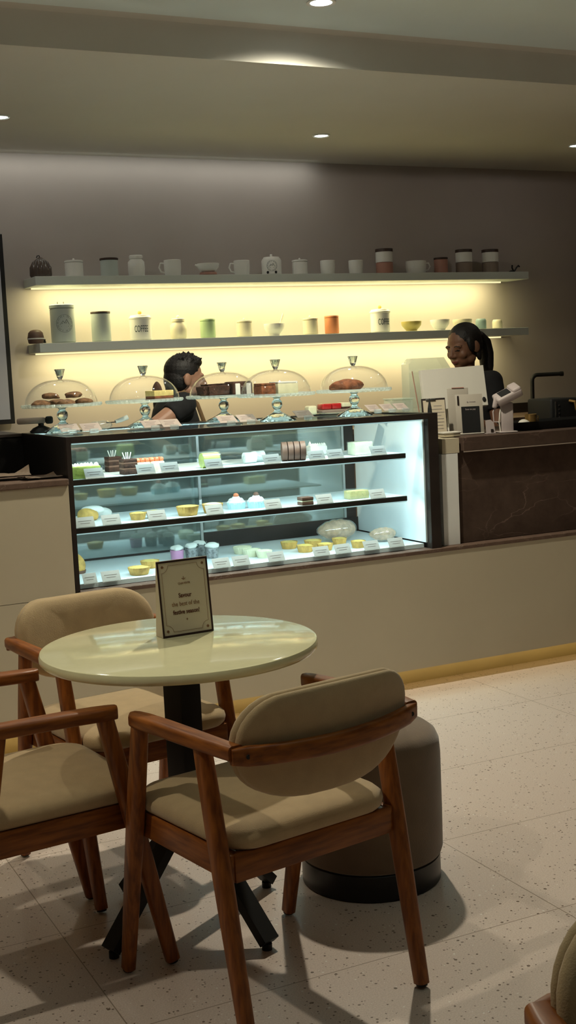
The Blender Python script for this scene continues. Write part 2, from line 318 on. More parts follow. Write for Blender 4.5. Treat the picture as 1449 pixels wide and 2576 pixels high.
# dark cabinet beside the case, left end of the corridor
t = thing('dark_side_cabinet', 'tall black cabinet end behind the raised counter, left of the cake case', 'cabinet', (1.10, 5.37, 0))
MB().box((.125, .26, .61), (.25, .52, 1.185)).build('body', 'black', t, 0); MB().box((.125, .26, 1.209), (.256, .53, .012)).build('cabinet_top', 'dark', t, 0)
# ------------------------------------------------------------------ marble till counter to the right
t = thing('marble_till_counter', 'brown veined marble till counter right of the case with pale end panel', 'counter', (3.05, 4.72, .618))
MB().box((1.48, .31, .21), (2.76, .58, .417)).build('marble_front', 'marble', t, 0)
MB().box((1.49, .30, .449), (2.74, .62, .062), .003).build('marble_worktop', 'marble', t, 0)
MB().box((1.49, -.0115, .4155), (2.74, .003, .005)).build('pale_joint', 'stonejoint', t, 0)
MB().box((.055, .305, .205), (.085, .60, .410)).build('end_panel', 'white', t, 0)
MB().box((.062, .305, .445), (.09, .60, .066)).build('end_block', 'panel', t, 0)
# ------------------------------------------------------------------ back counter and splash
t = thing('back_counter', 'low worktop along the back wall behind the staff', 'counter', (1.75, 6.12, 0))
MB().box((2.3, .32, .53), (4.6, .50, 1.06)).build('base_cabinet', 'room', t, 0)
MB().box((2.3, .29, 1.075), (4.6, .57, .03), .003).build('worktop', 'cap', t, 0)
MB().box((3.86, .565, 1.12), (1.48, .02, .064)).build('splashback', 'dark', t, 0)
# ------------------------------------------------------------------ wall shelves with warm strips
def wall_shelf(z, zt, x1, label):
    t = thing('wall_shelf', label, 'shelf', (1.749, 6.46, z), 0, 'lit wall shelves')
    L = x1-1.749; h = zt-z
    MB().box((L/2, .12, h/2), (L, .238, h), .002).build('board', 'shelfpaint', t, 0)
    MB().box((L/2-.02, .205, -.004), (L-.10, .014, .008)).build('light_strip', 'warmled', t, 0)
wall_shelf(1.927, 1.972, 4.872, 'upper wall shelf with a warm light strip, near the ceiling')
wall_shelf(1.582, 1.629, 4.862, 'lower wall shelf with a warm light strip, behind the staff')
for z in (1.927, 1.582):
    lamp('shelf_strip_lamp', 'AREA', (3.25, 6.565, z-.012), 19, WARM_COL, (math.radians(18), 0, 0), shape='RECTANGLE', size=2.9, size_y=.10)
# ------------------------------------------------------------------ wall screen
t = thing('wall_screen', 'black framed grey screen on the back wall, cut by the left edge of the photo', 'screen', (.95, 6.66, 1.218))
b = MB(); b.box((.344, 0, .494), (.688, .035, .988), .002); b.build('frame', 'matblack', t, 0)
MB().box((.344, -.019, .494), (.640, .004, .940)).build('screen_face', 'screen', t, 0)
# ------------------------------------------------------------------ armchairs
def pad_outline(w, zt, zb, rc, n=7):
    out = []
    for k in range(n+1): a = PI/2*k/n; out.append((w-rc+rc*math.cos(a), zt-rc+rc*math.sin(a)))
    for k in range(n+1): a = PI/2+PI/2*k/n; out.append((-w+rc+rc*math.cos(a), zt-rc+rc*math.sin(a)))
    m = 22
    for k in range(m+1):
        a = PI + PI*k/m; c, s_ = math.cos(a), math.sin(a)
        out.append((w*(abs(c)**.72)*(1 if c > 0 else -1), zb*(abs(s_)**.9)))
    return out
def make_chair(label):
    t = thing('armchair', label, 'chair', group='cream armchairs with teak frames')
    # seat cushion
    prof = [(.05, .424, 0), (.5, .424, 0), (.90, .424, 0), (.97, .426, 0), (1.0, .434, 0), (1.01, .446, 0), (1.0, .458, 0), (.95, .469, 0), (.82, .476, 0), (.5, .480, 0), (.15, .481, 0)]
    base = rr(.452, .450, .075, 7); mb = MB()
    mb.loft([[(x*k*(1.0 if y > 0 else .985), y*k+.012, z) for x, y in base] for k, z, _ in prof]); mb.build('seat', 'fabric', t, 50)
    # apron under the seat
    mb = MB()
    mb.box((0, .197, .393), (.434, .026, .062), .004).box((0, -.192, .393), (.434, .026, .062), .004); mb.cm = 1; mb.box((-.212, 0, .393), (.026, .40, .062), .004).box((.212, 0, .393), (.026, .40, .062), .004)
    for sx in (-1, 1):
        for sy in (-1, 1): mb.box((sx*.180, sy*.165, .386), (.05, .05, .04), .004, T=None)
    mb.build('seat_frame', ['woodx', 'woody'], t)
    # legs
    sec = rr(2.0, 1.72, .62, 4)
    for s in (-1, 1):
        for nm, p0, p1 in (('f', (s*.247, .118, .655), (s*.241, .262, .0115)), ('r', (s*.243, -.140, .655), (s*.240, -.262, .0115))):
            a, c = Vector(p0), Vector(p1); pts = [a.lerp(c, k/8) for k in range(9)]
            rad = [.0215-.0002*k if k > 1 else .0205 for k in range(9)]
            rad = [.0200, .0210, .0216, .0218, .0214, .0206, .0196, .0186, .0176]
            lg = MB().tube(pts, rad, sec=sec, up=(1, 0, 0)).build('leg', 'wood', t)
            d = (c-a).normalized(); MB().tube([c-d*.002, c+d*.006], .0135, 12).build('foot_glide', 'matblack', lg)
    # arms
    for s in (-1, 1):
        cl = [(s*.246, .150, .6565), (s*.246, .138, .657), (s*.2465, .10, .659), (s*.247, .02, .662), (s*.247, -.08, .664), (s*.246, -.16, .665), (s*.243, -.225, .665), (s*.238, -.262, .664)]
        w = [.012, .020, .0245, .0245, .0235, .0215, .0195, .0185]; rings = []
        for (x, y, z), k in zip(cl, w):
            h = .0165; rings.append([(x+a*k/.5, y, z+c*h/.5) for a, c in rr(1, 1, .28, 4)])
        MB().loft(rings).build('arm', 'woody', t)
    # back rail, bowed behind the pad
    pts = []
    for k in range(17):
        u = -1+k/8; pts.append((u*.250, -.262-.052*(1-u*u), .658-.006*(1-u*u)))
    rings = [[(x, y+a*(.022 if 0 < i < 16 else .014), z+c*(.042 if 0 < i < 16 else .034)) for a, c in rr(1, 1, .24, 4)] for i, (x, y, z) in enumerate(pts)]
    rl = MB().loft(rings).build('back_rail', 'woodx', t)
    for s in (-1, 1): MB().lathe([(0, 0), (.005, 0), (.005, .0022), (0, .0022)], 12, Matrix.Translation((s*.222, -.2825, .658)) @ Matrix.Rotation(PI/2, 4, 'X')).build('peg', 'matblack', rl)
    # back pad
    def ring(dy, ins, k=1.0):
        R = []
        for x, z in pad_outline(.229, .108, -.137, .098):
            x2 = x*(1-ins/.222)*k; z2 = (z-0)*(1-ins/.13)*k
            R.append((x2, -.236+dy-.050*(1-(x2/.25)**2) - z2*.20, .668+z2))
        return R
    lay = [(-.0135, .02, .04), (-.0135, .02, .4), (-.0135, .02, .75), (-.0135, .018, 1), (-.011, .008, 1), (-.008, .003, 1), (-.001, 0, 1), (.006, .003, 1), (.008, .007, 1), (.010, .002, 1), (.018, -.001, 1), (.027, .002, 1), (.034, .010, 1), (.040, .028, 1), (.043, .03, .75), (.045, .03, .4), (.045, .03, .04)]
    MB().loft([ring(d, i, k) for d, i, k in lay]).build('backrest', 'fabric', t, 60)
    return t
CH_A = make_chair('cream armchair seen from behind, in front of the table, closest full chair to the viewer')
place(CH_A, (1.159, 2.596, 0), math.radians(10))
dup(CH_A, (.697, 3.007, 0), math.radians(-83.3), 'cream armchair at the left edge, side on, its back cut off by the photo')
dup(CH_A, (1.124, 3.470, 0), math.radians(188.5), 'cream armchair on the far side of the table, facing the viewer')
dup(CH_A, (1.025, .84, 0), math.radians(166), 'cream armchair at the bottom right corner, only pad and arm corner in view')
# ------------------------------------------------------------------ round table
t = thing('round_table', 'round cream top cafe table on a black splayed pedestal', 'table', (1.124, 2.998, 0), math.radians(20))
MB().lathe([(0, .722), (.345, .722), (.354, .725), (.358, .731), (.358, .742), (.355, .748), (.348, .750), (0, .750)], 96).build('table_top', 'top', t)
MB().box((0, 0, .503), (.070, .070, .436), .004).build('column', 'matblack', t); MB().box((0, 0, .717), (.30, .30, .010), .002).build('mounting_plate', 'matblack', t)
for k in range(4):
    R = Matrix.Rotation(PI/2*k, 4, 'Z'); a, c = Vector((.012, 0, .305)), Vector((.280, 0, .022))
    l = MB().tube([a, c], 1, sec=[(-.024, -.013), (.024, -.013), (.024, .013), (-.024, .013)], T=R, up=(0, 0, 1)).build('leg', 'matblack', t, 30)
    MB().lathe([(0, 0), (.013, 0), (.013, .016), (.008, .018), (.008, .024), (0, .024)], 14, R @ Matrix.Translation((.270, 0, 0))).build('foot_glide', 'matblack', l)
# table sign (tent card)
t = thing('table_sign', 'cream tent card with dark border and festive greeting, standing on the round table', 'sign', (1.105, 3.063, .7507), math.radians(3.4))
w, h, ln = .147, .2005, .020
MB().loft([[(0, 0, 0), (0, .046, 0), (0, ln+.003, h), (0, ln, h)], [(w, 0, 0), (w, .046, 0), (w, ln+.003, h), (w, ln, h)]]).build('card_body', 'paper', t, 0)
FT = Matrix.Translation((w/2, 0, 0)) @ Matrix.Rotation(-math.atan2(ln, h), 4, 'X') @ UPRIGHT @ Matrix.Translation((0, h/2, 0))   # face plane
b = MB(); bw = .0048
for cx, cy, dx, dy in ((0, h/2-bw/2, w, bw), (0, -h/2+bw/2, w, bw), (-w/2+bw/2, 0, bw, h-2*bw), (w/2-bw/2, 0, bw, h-2*bw)): b.box((cx, cy, .0006), (dx, dy, .0016))
bo = MB(); bo.v = b.v; bo.f = b.f; bo.mi = b.mi; bo.v = [FT @ v for v in bo.v]; bo.build('border', mat('card_border', (.025, .008, .006), .5), t, 0)
b = MB(); iw, ih, q, lw = w/2-.0125, h/2-.0125, .019, .0007
def ln2(p, q_, wd=lw): 
    d = Vector((q_[0]-p[0], q_[1]-p[1], 0)); n = Vector((-d.y, d.x, 0)).normalized()*wd/2; P, Q = Vector((*p, .0004)), Vector((*q_, .0004))
    b.loft([[P-n, P+n, P+n+Vector((0, 0, .0004)), P-n+Vector((0, 0, .0004))], [Q-n, Q+n, Q+n+Vector((0, 0, .0004)), Q-n+Vector((0, 0, .0004))]], True, FT)
ln2((-iw+q, ih), (iw-q, ih)); ln2((-iw+q, -ih), (iw-q, -ih)); ln2((-iw, -ih+q), (-iw, ih-q)); ln2((iw, -ih+q), (iw, ih-q))
for sx in (-1, 1):
    for sy in (-1, 1):
        A = [(sx*(iw-q*math.cos(a)), sy*(ih-q*math.sin(a))) for a in (PI/2*k/6 for k in range(7))]
        for k in range(6): ln2(A[k], A[k+1])
        c0 = (sx*(iw-.003), sy*(ih-.003))
        for a in (.3, 1.1, 1.9, 2.7): ln2((c0[0]-.004*math.cos(a), c0[1]-.004*math.sin(a)), (c0[0]+.004*math.cos(a), c0[1]+.004*math.sin(a)), .0018)
for a in (PI/2, PI/2+1.1, PI/2-1.1):                  # small leaf crest
    ln2((0, .047), (.006*math.cos(a), .047+.008*math.sin(a)), .0016)
ln2((0, -.0615), (0, -.0555), .0014); ln2((-.0025, -.0585), (.0025, -.0585), .0014)
b.build('ornament', 'inklight', t, 0)
write('lettering', 'CHAVOTE', .0075, 'inklight', t, FT @ Matrix.Translation((0, .037, .0004)), narrow=1.0)
write('lettering', 'Savour', .0165, 'ink', t, FT @ Matrix.Translation((0, .0055, .0004)), .0003, narrow=.82)
write('lettering', 'the best of the', .0165, 'inklight', t, FT @ Matrix.Translation((0, -.0165, .0004)), narrow=.82)
write('lettering', 'festive season!', .0165, 'ink', t, FT @ Matrix.Translation((0, -.038, .0004)), .0003, narrow=.80)
# ------------------------------------------------------------------ pouf
t = thing('pouf', 'round brown upholstered pouf with black base, behind the nearest armchair', 'stool', (1.668, 3.006, 0))
mb = MB(); mb.lathe([(0, .074), (.188, .074), (.199, .080), (.204, .095), (.205, .20), (.205, .36), (.202, .398), (.193, .418), (.176, .431), (.13, .438), (0, .440)], 72)
mb.build('cushion', 'pouf', t)
b = MB()
for k in range(72):
    a = 2*PI*k/72; b.box((0, 0, 0), (.0022, .003, .024), .001, T=Matrix.Rotation(a, 4, 'Z') @ Matrix.Translation((.2022, 0, .368)) @ Matrix.Rotation(-.18, 4, 'Y'))
b.build('gathered_seam', 'pouf', t)
MB().lathe([(0, 0), (.192, 0), (.196, .003), (.196, .072), (.192, .076), (0, .076)], 72).build('base', 'black', t)
# ------------------------------------------------------------------ crockery on the wall shelves
M['ceramic'] = mat('white_ceramic', (.82, .80, .75), .32, var=.03); M['cream_ceramic'] = mat('cream_ceramic', (.76, .69, .52), .35, var=.03)
M['greytin'] = mat('grey_green_tin', (.50, .55, .51), .45, var=.04); M['green'] = mat('pale_green_glaze', (.42, .55, .32), .4, var=.04)
M['orange'] = mat('salmon_glaze', (.72, .27, .12), .4, var=.05); M['pink'] = mat('dusty_pink_glaze', (.42, .21, .16), .45, var=.05)
M['taupe'] = mat('taupe_glaze', (.26, .20, .16), .5, var=.05); M['blue'] = mat('grey_blue_glaze', (.24, .33, .33), .4, var=.05)
M['darklid'] = mat('dark_wood_lid', (.055, .030, .020), .5, var=.2); M['knobwood'] = mat('light_wood_knob', (.50, .33, .07), .5, var=.1)
M['yellow'] = mat('yellow_glaze', (.55, .45, .14), .35, var=.05); M['print'] = mat('grey_print', (.12, .14, .14), .6); M['brown'] = mat('brown_glaze', (.13, .075, .055), .5, var=.15)
M['wire'] = mat('black_wire', (.008, .007, .007), .5); M['clearjar'] = mat('ribbed_brown_glass', (.10, .075, .06), .25, var=.1, spec=.6)
TOPS = 1.9745; LOWS = 1.6315
def spot(px, z, y=6.555): return at(px, 700, y).x if False else (lambda v: v)(at(px, 690 if z > 1.8 else 850, y).x)
def crock(name, label, cat, px, z, r, h, m, y=6.56, group='crockery on the upper shelf'):
    return thing(name, label, cat, (spot(px, z, y), y, z), random.uniform(-.1, .1) + .42*0, group)
def body(t, prof, m, seg=40, name='body', flute=None): return MB().lathe(prof, seg, flute=flute).build(name, m, t)
def can_prof(r, h, e=.004): return [(0, 0), (r-e, 0), (r, e), (r, h-e), (r-e, h), (0, h)]
def cup_prof(r, h, w=.004, fl=.92): return [(0, 0), (r*fl-.003, 0), (r*fl, .003), (r, h*.5), (r, h-.002), (r-w/2, h), (r-w, h-.002), (r-w, h*.5), (r*fl-w, .006), (0, .006)]
def bowl_prof(r, h, foot=.45): return [(0, 0), (r*foot, 0), (r*foot, h*.12), (r*.72, h*.28), (r*.95, h*.6), (r, h*.92), (r*.985, h), (r*.95, h*.92), (r*.88, h*.6), (r*.62, h*.33), (0, h*.2)]
K = 7.45/FPX      # metres per photo pixel at the shelves
UP = 'crockery on the upper shelf'; LO = 'crockery on the lower shelf'
t = crock('ribbed_jar', 'dark ribbed bell shaped jar with hook, at the left end of the upper shelf', 'jar', 103, TOPS, 0, 0, 0)
body(t, [(0, 0), (.050, 0), (.055, .01), (.054, .05), (.040, .078), (.018, .095), (.008, .102), (0, .104)], 'clearjar', 60, flute=lambda a, i: .05*math.cos(20*a))
MB().tube([(0, 0, .10), (-.004, 0, .112), (-.014, 0, .110), (-.018, 0, .100)], .003, 8).build('hook', 'wire', t)
def lidjar(px, z, r, h, label, m='ceramic', g=UP, knob=.006, lidh=.010):
    t = crock('lidded_jar', label, 'jar', px, z, r, h, m, group=g)
    body(t, can_prof(r, h-lidh), m); l = body(t, [(0, h-lidh), (r*1.03, h-lidh), (r*1.03, h-.002), (r*.9, h), (0, h)], m, name='lid')
    MB().lathe([(0, h-.001), (knob*.6, h), (knob, h+knob), (knob*.6, h+knob*1.9), (0, h+knob*2)], 20).build('knob', m, l); return t
lidjar(187, TOPS, .048, .086, 'white lidded jar beside the ribbed jar, second from the left on the upper shelf')
t = crock('canister', 'grey white canister with thin dark lid, third from the left on the upper shelf', 'canister', 276, TOPS, 0, 0, 0, group=UP)
body(t, can_prof(.047, .088), 'greytin'); body(t, [(0, .088), (.050, .088), (.050, .096), (.046, .098), (0, .098)], 'darklid', name='lid')
def necked(px, z, r, h, label, m, g, knob=0):
    t = crock('necked_jar', label, 'jar', px, z, r, h, m, group=g)
    b_ = body(t, [(0, 0), (r*.86, 0), (r*.95, .006), (r, h*.35), (r*.97, h*.68), (r*.72, h*.80)] + ([(r*.70, h*.86), (0, h*.86)] if knob else [(r*.70, h*.84), (0, h*.84)]), m)
    l = MB().lathe([(0, h*.84), (r*.80, h*.84), (r*.80, h*.97), (r*.72, h), (0, h)], 36).build('lid', m, t)
    if knob: MB().ell((0, 0, h+knob*.7), (knob, knob, knob), 14).build('knob', m, l)
    return t
necked(344, TOPS, .046, .112, 'white necked jar, fourth from the left on the upper shelf', 'ceramic', UP)
def mug(px, z, r, h, label, m='ceramic', g=UP, handle=None, upside=False):
    t = crock('mug', label, 'mug', px, z, r, h, m, group=g); pr2 = cup_prof(r, h)
    if upside: MB().lathe([(0, h), (r*.80, h), (r*.93, h-.006), (r, h*.72), (r, .002), (r-.004, 0), (r-.006, .004), (r-.006, h*.7), (0, h-.006)], 40).build('body', m, t)
    else: body(t, pr2, m)
    if handle is not None:
        a = handle; c = Vector((math.cos(a), math.sin(a), 0)); P = [c*(r-.002) + Vector((0, 0, h*.80)), c*(r+.018)+Vector((0, 0, h*.82)), c*(r+.026)+Vector((0, 0, h*.55)), c*(r+.016)+Vector((0, 0, h*.28)), c*(r*.96-.002)+Vector((0, 0, h*.22))]
        MB().tube(P, .0048, 10).build('handle', m, t)
    return t
mug(435, TOPS, .047, .086, 'plain white mug, fifth from the left on the upper shelf', handle=PI*.9)
t = crock('bowl', 'glossy white bowl with reddish reflection coloured on its foot and pouring lip, sixth on the upper shelf', 'bowl', 524, TOPS, 0, 0, 0, group=UP)
body(t, [(r_, z_+.014) for r_, z_ in bowl_prof(.063, .052, .5)], 'ceramic'); MB().lathe([(0, 0), (.040, 0), (.050, .006), (.046, .018), (0, .020)], 36).build('foot', 'pink', t)  # reddish reflection of the glossy bowl put into the foot colour
MB().tube([(-.055, 0, .050), (-.075, 0, .060)], [.010, .004], 10).build('lip', 'ceramic', t)
mug(609, TOPS, .045, .082, 'plain white mug left of the round printed tin, upper shelf', handle=PI*.9)
def emblem(t, R, zc, s, m='print', ang=-.45):
    b = MB(); n = 22
    def P(x, y): a = ang - PI/2 + x/R; return Vector(((R+.0006)*math.cos(a), (R+.0006)*math.sin(a), zc+y))
    def seg(x0, y0, x1, y1, w):
        d = math.hypot(x1-x0, y1-y0); nx, ny = -(y1-y0)/d*w/2, (x1-x0)/d*w/2
        q = [P(x0+nx, y0+ny), P(x1+nx, y1+ny), P(x1-nx, y1-ny), P(x0-nx, y0-ny)]; ctr = Vector((0, 0, 0))
        q2 = [Vector((v.x*(1-.0006/R), v.y*(1-.0006/R), v.z)) for v in q]; b.loft([q2, q], True)
    for k in range(n):
        a = 2*PI*k/n; a2 = a+2*PI/n*1.02; seg(s*math.cos(a), s*math.sin(a), s*math.cos(a2), s*math.sin(a2), .0012)
    for k in range(26):                                   # ring of lettering strokes
        a = 2*PI*k/26
        if k % 13 == 6: continue
        seg(s*.74*math.cos(a), s*.74*math.sin(a), s*.92*math.cos(a+.05*(-1)**k), s*.92*math.sin(a+.05*(-1)**k), .0016)
    seg(-s*.6, -s*.15, s*.6, -s*.15, .0016); seg(-s*.45, -s*.32, s*.45, -s*.32, .0016)
    for x0, y0, x1, y1 in ((-.5, -.1, -.2, .3), (-.2, .3, .05, 0), (.0, .05, .22, .45), (.22, .45, .52, -.08), (-.3, -.05, -.2, .1), (.15, .0, .25, .2)): seg(s*x0, s*y0, s*x1, s*y1, .0022)
    return b.build('printed_emblem', m, t, 0)
t = crock('printed_tin', 'round white tin with circular print and lid knob, middle of the upper shelf', 'tin', 684, TOPS, 0, 0, 0, group=UP)
body(t, [(0, 0), (.052, 0), (.056, .004), (.057, .080), (.052, .090), (0, .090)], 'ceramic'); l = body(t, [(0, .090), (.050, .090), (.044, .100), (.014, .103), (0, .103)], 'ceramic', name='lid')
MB().lathe([(0, .102), (.007, .102), (.008, .112), (.005, .116), (0, .117)], 16).build('knob', 'ceramic', l); emblem(t, .0568, .048, .030, ang=-.40)
for a in (-.85, -.02): MB().ell((.0575*math.cos(a-PI/2), .0575*math.sin(a-PI/2), .012), (.007, .007, .008), 12).build('black_foot', 'wire', t)
lidjar(755, TOPS, .044, .084, 'small white jar with low lid and knob, right of the round printed tin')
mug(825, TOPS, .043, .080, 'plain white tumbler, left one of the two tumblers before the tall pink canister')
mug(896, TOPS, .043, .080, 'plain white tumbler, right one of the two tumblers before the tall pink canister')
def twotone(px, r, h, m2, label, name='tall_canister'):
    t = crock(name, label, 'canister', px, TOPS, r, h, m2, group=UP)
    body(t, can_prof(r, h*.46), m2, name='lower_body'); MB().lathe([(0, h*.46), (r, h*.46), (r, h-.018), (0, h-.018)], 40).build('upper_body', 'ceramic', t)
    MB().lathe([(0, h-.018), (r*1.03, h-.018), (r*1.03, h-.002), (r, h), (0, h)], 40).build('lid', 'darklid', t); return t
twotone(968, .051, .146, 'pink', 'tall canister white above and pink below with dark lid, upper shelf')
t = mug(1047, TOPS, .062, .074, 'wide white cup with a ring handle on the right, upper shelf', handle=-.2)
t = crock('canister', 'short dusty pink canister between the wide cup and the taupe canisters', 'canister', 1110, TOPS, 0, 0, 0, group=UP)
body(t, can_prof(.042, .084), 'pink'); body(t, [(0, .084), (.043, .084), (.043, .094), (0, .094)], 'darklid', name='lid')
twotone(1168, .051, .142, 'taupe', 'tall canister white above and taupe below, left one of the pair at the shelf end')
twotone(1234, .051, .142, 'taupe', 'tall canister white above and taupe below, right one of the pair at the shelf end')
t = crock('wire_stand', 'small black bent wire stand at the right end of the upper shelf', 'stand', 1293, TOPS, 0, 0, 0, group=None)
MB().tube([(-.03, .012, .004), (-.015, .006, .012), (0, 0, .004), (.02, 0, .03), (.034, -.004, .044), (.040, -.006, .034)], .005, 8).build('bent_wire', 'wire', t); MB().tube([(0, 0, .004), (-.014, 0, .030), (-.012, 0, .046)], .005, 8).build('hook', 'wire', t)
t = crock('flat_tray', 'thin pale tray lying flat beside the wire stand on the upper shelf', 'tray', 1262, TOPS, 0, 0, 0, y=6.60, group=None)
MB().lathe([(0, 0), (.030, 0), (.034, .006), (.031, .006), (.028, .003), (0, .003)], 32).build('dish', 'taupe', t)
# lower shelf
t = crock('bell_pot', 'brown rounded pot lying at the left end of the lower shelf', 'pot', 90, LOWS, 0, 0, 0, group=LO)
body(t, [(0, 0), (.036, 0), (.040, .006), (.043, .030), (.038, .056), (.026, .068), (.012, .072), (0, .0725)], 'brown')
MB().lathe([(.041, .022), (.0445, .022), (.0445, .028), (.041, .028)], 40, ring=True).build('rim_band', 'ceramic', t)
t = crock('small_stopper', 'tiny black stopper beside the brown pot on the lower shelf', 'stopper', 112, LOWS, 0, 0, 0, y=6.50, group=None)
MB().lathe([(0, 0), (.007, 0), (.007, .008), (.004, .010), (.006, .018), (0, .020)], 14).build('plug', 'wire', t)
t = crock('cookie_tin', 'tall grey green tin with round print, largest vessel on the lower shelf', 'tin', 160, LOWS, 0, 0, 0, group=LO)
body(t, can_prof(.064, .180), 'greytin', 48); l = MB().lathe([(0, .180), (.066, .180), (.066, .196), (.060, .199), (0, .199)], 48).build('lid', 'greytin', t); emblem(t, .0645, .098, .046, ang=-.20)
MB().tube([(-.022, 0, .199), (-.022, 0, .214)], .0022, 8).build('prong', 'steel', l); MB().tube([(.012, 0, .199), (.012, 0, .214)], .0022, 8).build('prong', 'steel', l)
def plain_can(px, r, h, m, lid, label, lidh=.010):
    t = crock('canister', label, 'canister', px, LOWS, r, h, m, group=LO); body(t, can_prof(r, h-lidh), m)
    MB().lathe([(0, h-lidh), (r*1.02, h-lidh), (r*1.02, h-.002), (r, h), (0, h)], 40).build('lid', lid, t); return t
plain_can(256, .052, .158, 'greytin', 'darklid', 'tall pale canister with dark lid, between the cookie tin and the coffee jar')
def coffee(px, label, ang):
    t = crock('coffee_jar', label, 'jar', px, LOWS, .058, .11, 'ceramic', group=LO); r = .058
    body(t, [(0, 0), (r-.004, 0), (r, .004), (r, .112), (r*1.08, .116), (r*1.08, .122), (r, .124), (0, .124)], 'ceramic', 44); l = MB().lathe([(0, .124), (r*.98, .124), (r*.9, .134), (.012, .138), (0, .138)], 44).build('lid', 'ceramic', t)
    MB().ell((0, 0, .1475), (.011, .011, .0115), 16).build('knob', 'knobwood', l)
    write('lettering', 'COFFEE', .050, 'print', t, Matrix.Rotation(ang, 4, 'Z') @ Matrix.Translation((0, -r-.0004, .058)) @ UPRIGHT, .0004, .0006, wrap=r, narrow=.46); return t
coffee(355, 'white jar lettered COFFEE with wooden ball knob, left part of the lower shelf', -.33)
necked(450, LOWS, .046, .112, 'cream necked jar with knob, between the coffee jar and the green canister', 'cream_ceramic', LO, .010)
plain_can(524, .043, .104, 'green', 'green', 'pale green canister on the lower shelf')
lidjar(616, LOWS, .044, .090, 'cream lidded jar with pointed knob, right of the green canister', 'cream_ceramic', LO, .008)
def bowl(px, r, h, m, label, foot=.5, y=6.56):
    t = crock('bowl', label, 'bowl', px, LOWS, r, h, m, y, LO); body(t, bowl_prof(r, h, foot), m); return t
t = bowl(691, .060, .068, 'ceramic', 'white bowl with a spoon standing in it, middle of the lower shelf')
s_ = thing('spoon', 'thin pale spoon standing in the white bowl', 'spoon', (t.location.x+.010, 6.56, LOWS+.020)); MB().tube([(0, 0, 0), (.030, 0, .052), (.056, .01, .104)], [.004, .0035, .005], 10).build('handle', 'cream_ceramic', s_); MB().ell((0, 0, .004), (.012, .010, .005), 14).build('spoon_bowl', 'cream_ceramic', s_)
lidjar(782, LOWS, .044, .094, 'cream lidded jar just left of the salmon canister', 'cream_ceramic', LO, .008)
plain_can(836, .042, .104, 'orange', 'orange', 'salmon orange canister on the lower shelf')
coffee(958, 'white jar lettered COFFEE with wooden ball knob, right part of the lower shelf', -.08)
bowl(1036, .062, .058, 'yellow', 'yellow footed bowl right of the second coffee jar', .55)
bowl(1108, .060, .064, 'ceramic', 'white rounded bowl left of the woman\'s head on the lower shelf', .55)
bowl(1164, .060, .062, 'cream_ceramic', 'cream bowl half hidden behind the woman\'s hair', .55)
mug(1211, LOWS, .034, .062, 'grey blue cup turned upside down, right of the woman\'s head', 'blue', LO, upside=True)
mug(1252, LOWS, .031, .054, 'small cream cup turned upside down, last on the lower shelf', 'cream_ceramic', LO, upside=True)
# ------------------------------------------------------------------ cake stands with glass domes on the case
CT = 1.2175
def cake_stand(label):
    t = thing('cake_stand', label, 'cake stand', group='glass domed cake stands')
    fl = lambda a, i: .035*math.cos(36*a) if i in (3, 4, 5) else 0
    MB().lathe([(0, .002), (.074, 0), (.080, .003), (.074, .010), (.050, .022), (.024, .036), (.014, .044)] + [(.012, .050), (.017, .056), (.0215, .066), (.0235, .074), (.0215, .084), (.015, .092), (.012, .096), (.018, .103), (.030, .106), (0, .106)], 40, flute=lambda a, i: .05*math.cos(12*a) if i < 6 else 0).build('pedestal', 'crystal', t)
    MB().lathe([(0, .106), (.06, .106), (.150, .108), (.158, .107), (.165, .113), (.163, .121), (.157, .116), (.150, .1125), (0, .1115)], 144, flute=lambda a, i: .016*math.cos(48*a) if 3 <= i <= 6 else 0).build('plate', 'platecrystal', t)
    prof = []; R, H = .150, .104
    for k in range(15): a = PI/2*k/14; prof.append((R*math.cos(a)**.82 if k < 14 else .008, .117+H*math.sin(a)**1.0))
    inner = [(max(.006, r-.0016), z-.0016 if i > 2 else z) for i, (r, z) in enumerate(prof)][::-1]
    d = MB().lathe(prof + inner, 72, ring=True).build('dome', 'domeglass', t)
    MB().lathe([(0, .221), (.008, .221), (.009, .224), (.012, .229), (.021, .258), (.0225, .262), (.020, .263), (.016, .262), (.009, .236), (0, .236)], 14).build('knob', 'crystal', d, 20)
    return t
DOMES = [(154, 5.12, 'glass domed cake stand holding brown cookies, leftmost on the case'), (363, 5.12, 'glass domed cake stand with one layered slice, in front of the man\'s shoulder'),
         (562, 5.17, 'glass domed cake stand with the dark chocolate cake, middle of the case top'), (696, 4.855, 'glass domed cake stand with a cut pale yellow cake, right of the chocolate cake'), (891, 4.855, 'glass domed cake stand with reddish brown bread, rightmost on the case')]
st = None; DPOS = []
for px, y, lab in DOMES:
    p = onz(px, 1000, CT); x = at(px, 1000, y).x
    if st is None: st = cake_stand(lab); place(st, (x, y, CT))
    else: dup(st, (x, y, CT), random.uniform(0, 1), lab)
    DPOS.append((x, y))
PZ = CT+.1125
M['cookie'] = mat('cookie', (.20, .105, .05), .85, var=.35, vscale=60, bump=.8, bscale=150); M['choc'] = mat('chocolate_sponge', (.055, .022, .012), .8, var=.4, vscale=70, bump=.8, bscale=140)
M['choccream'] = mat('chocolate_cream', (.17, .085, .055), .6, var=.12, vscale=30); M['cream'] = mat('whipped_cream', (.80, .80, .74), .5, var=.03, bump=.2, bscale=90); M['sponge'] = mat('yellow_sponge', (.72, .58, .22), .8, var=.12, vscale=70, bump=.5, bscale=160)
M['bread'] = mat('brown_crust', (.22, .075, .03), .75, var=.4, vscale=45, bump=.8, bscale=100); M['pastry'] = mat('golden_pastry', (.62, .37, .09), .6, var=.22, vscale=40, bump=.4, bscale=120); M['custard'] = mat('custard', (.78, .56, .14), .4, var=.12, vscale=25)
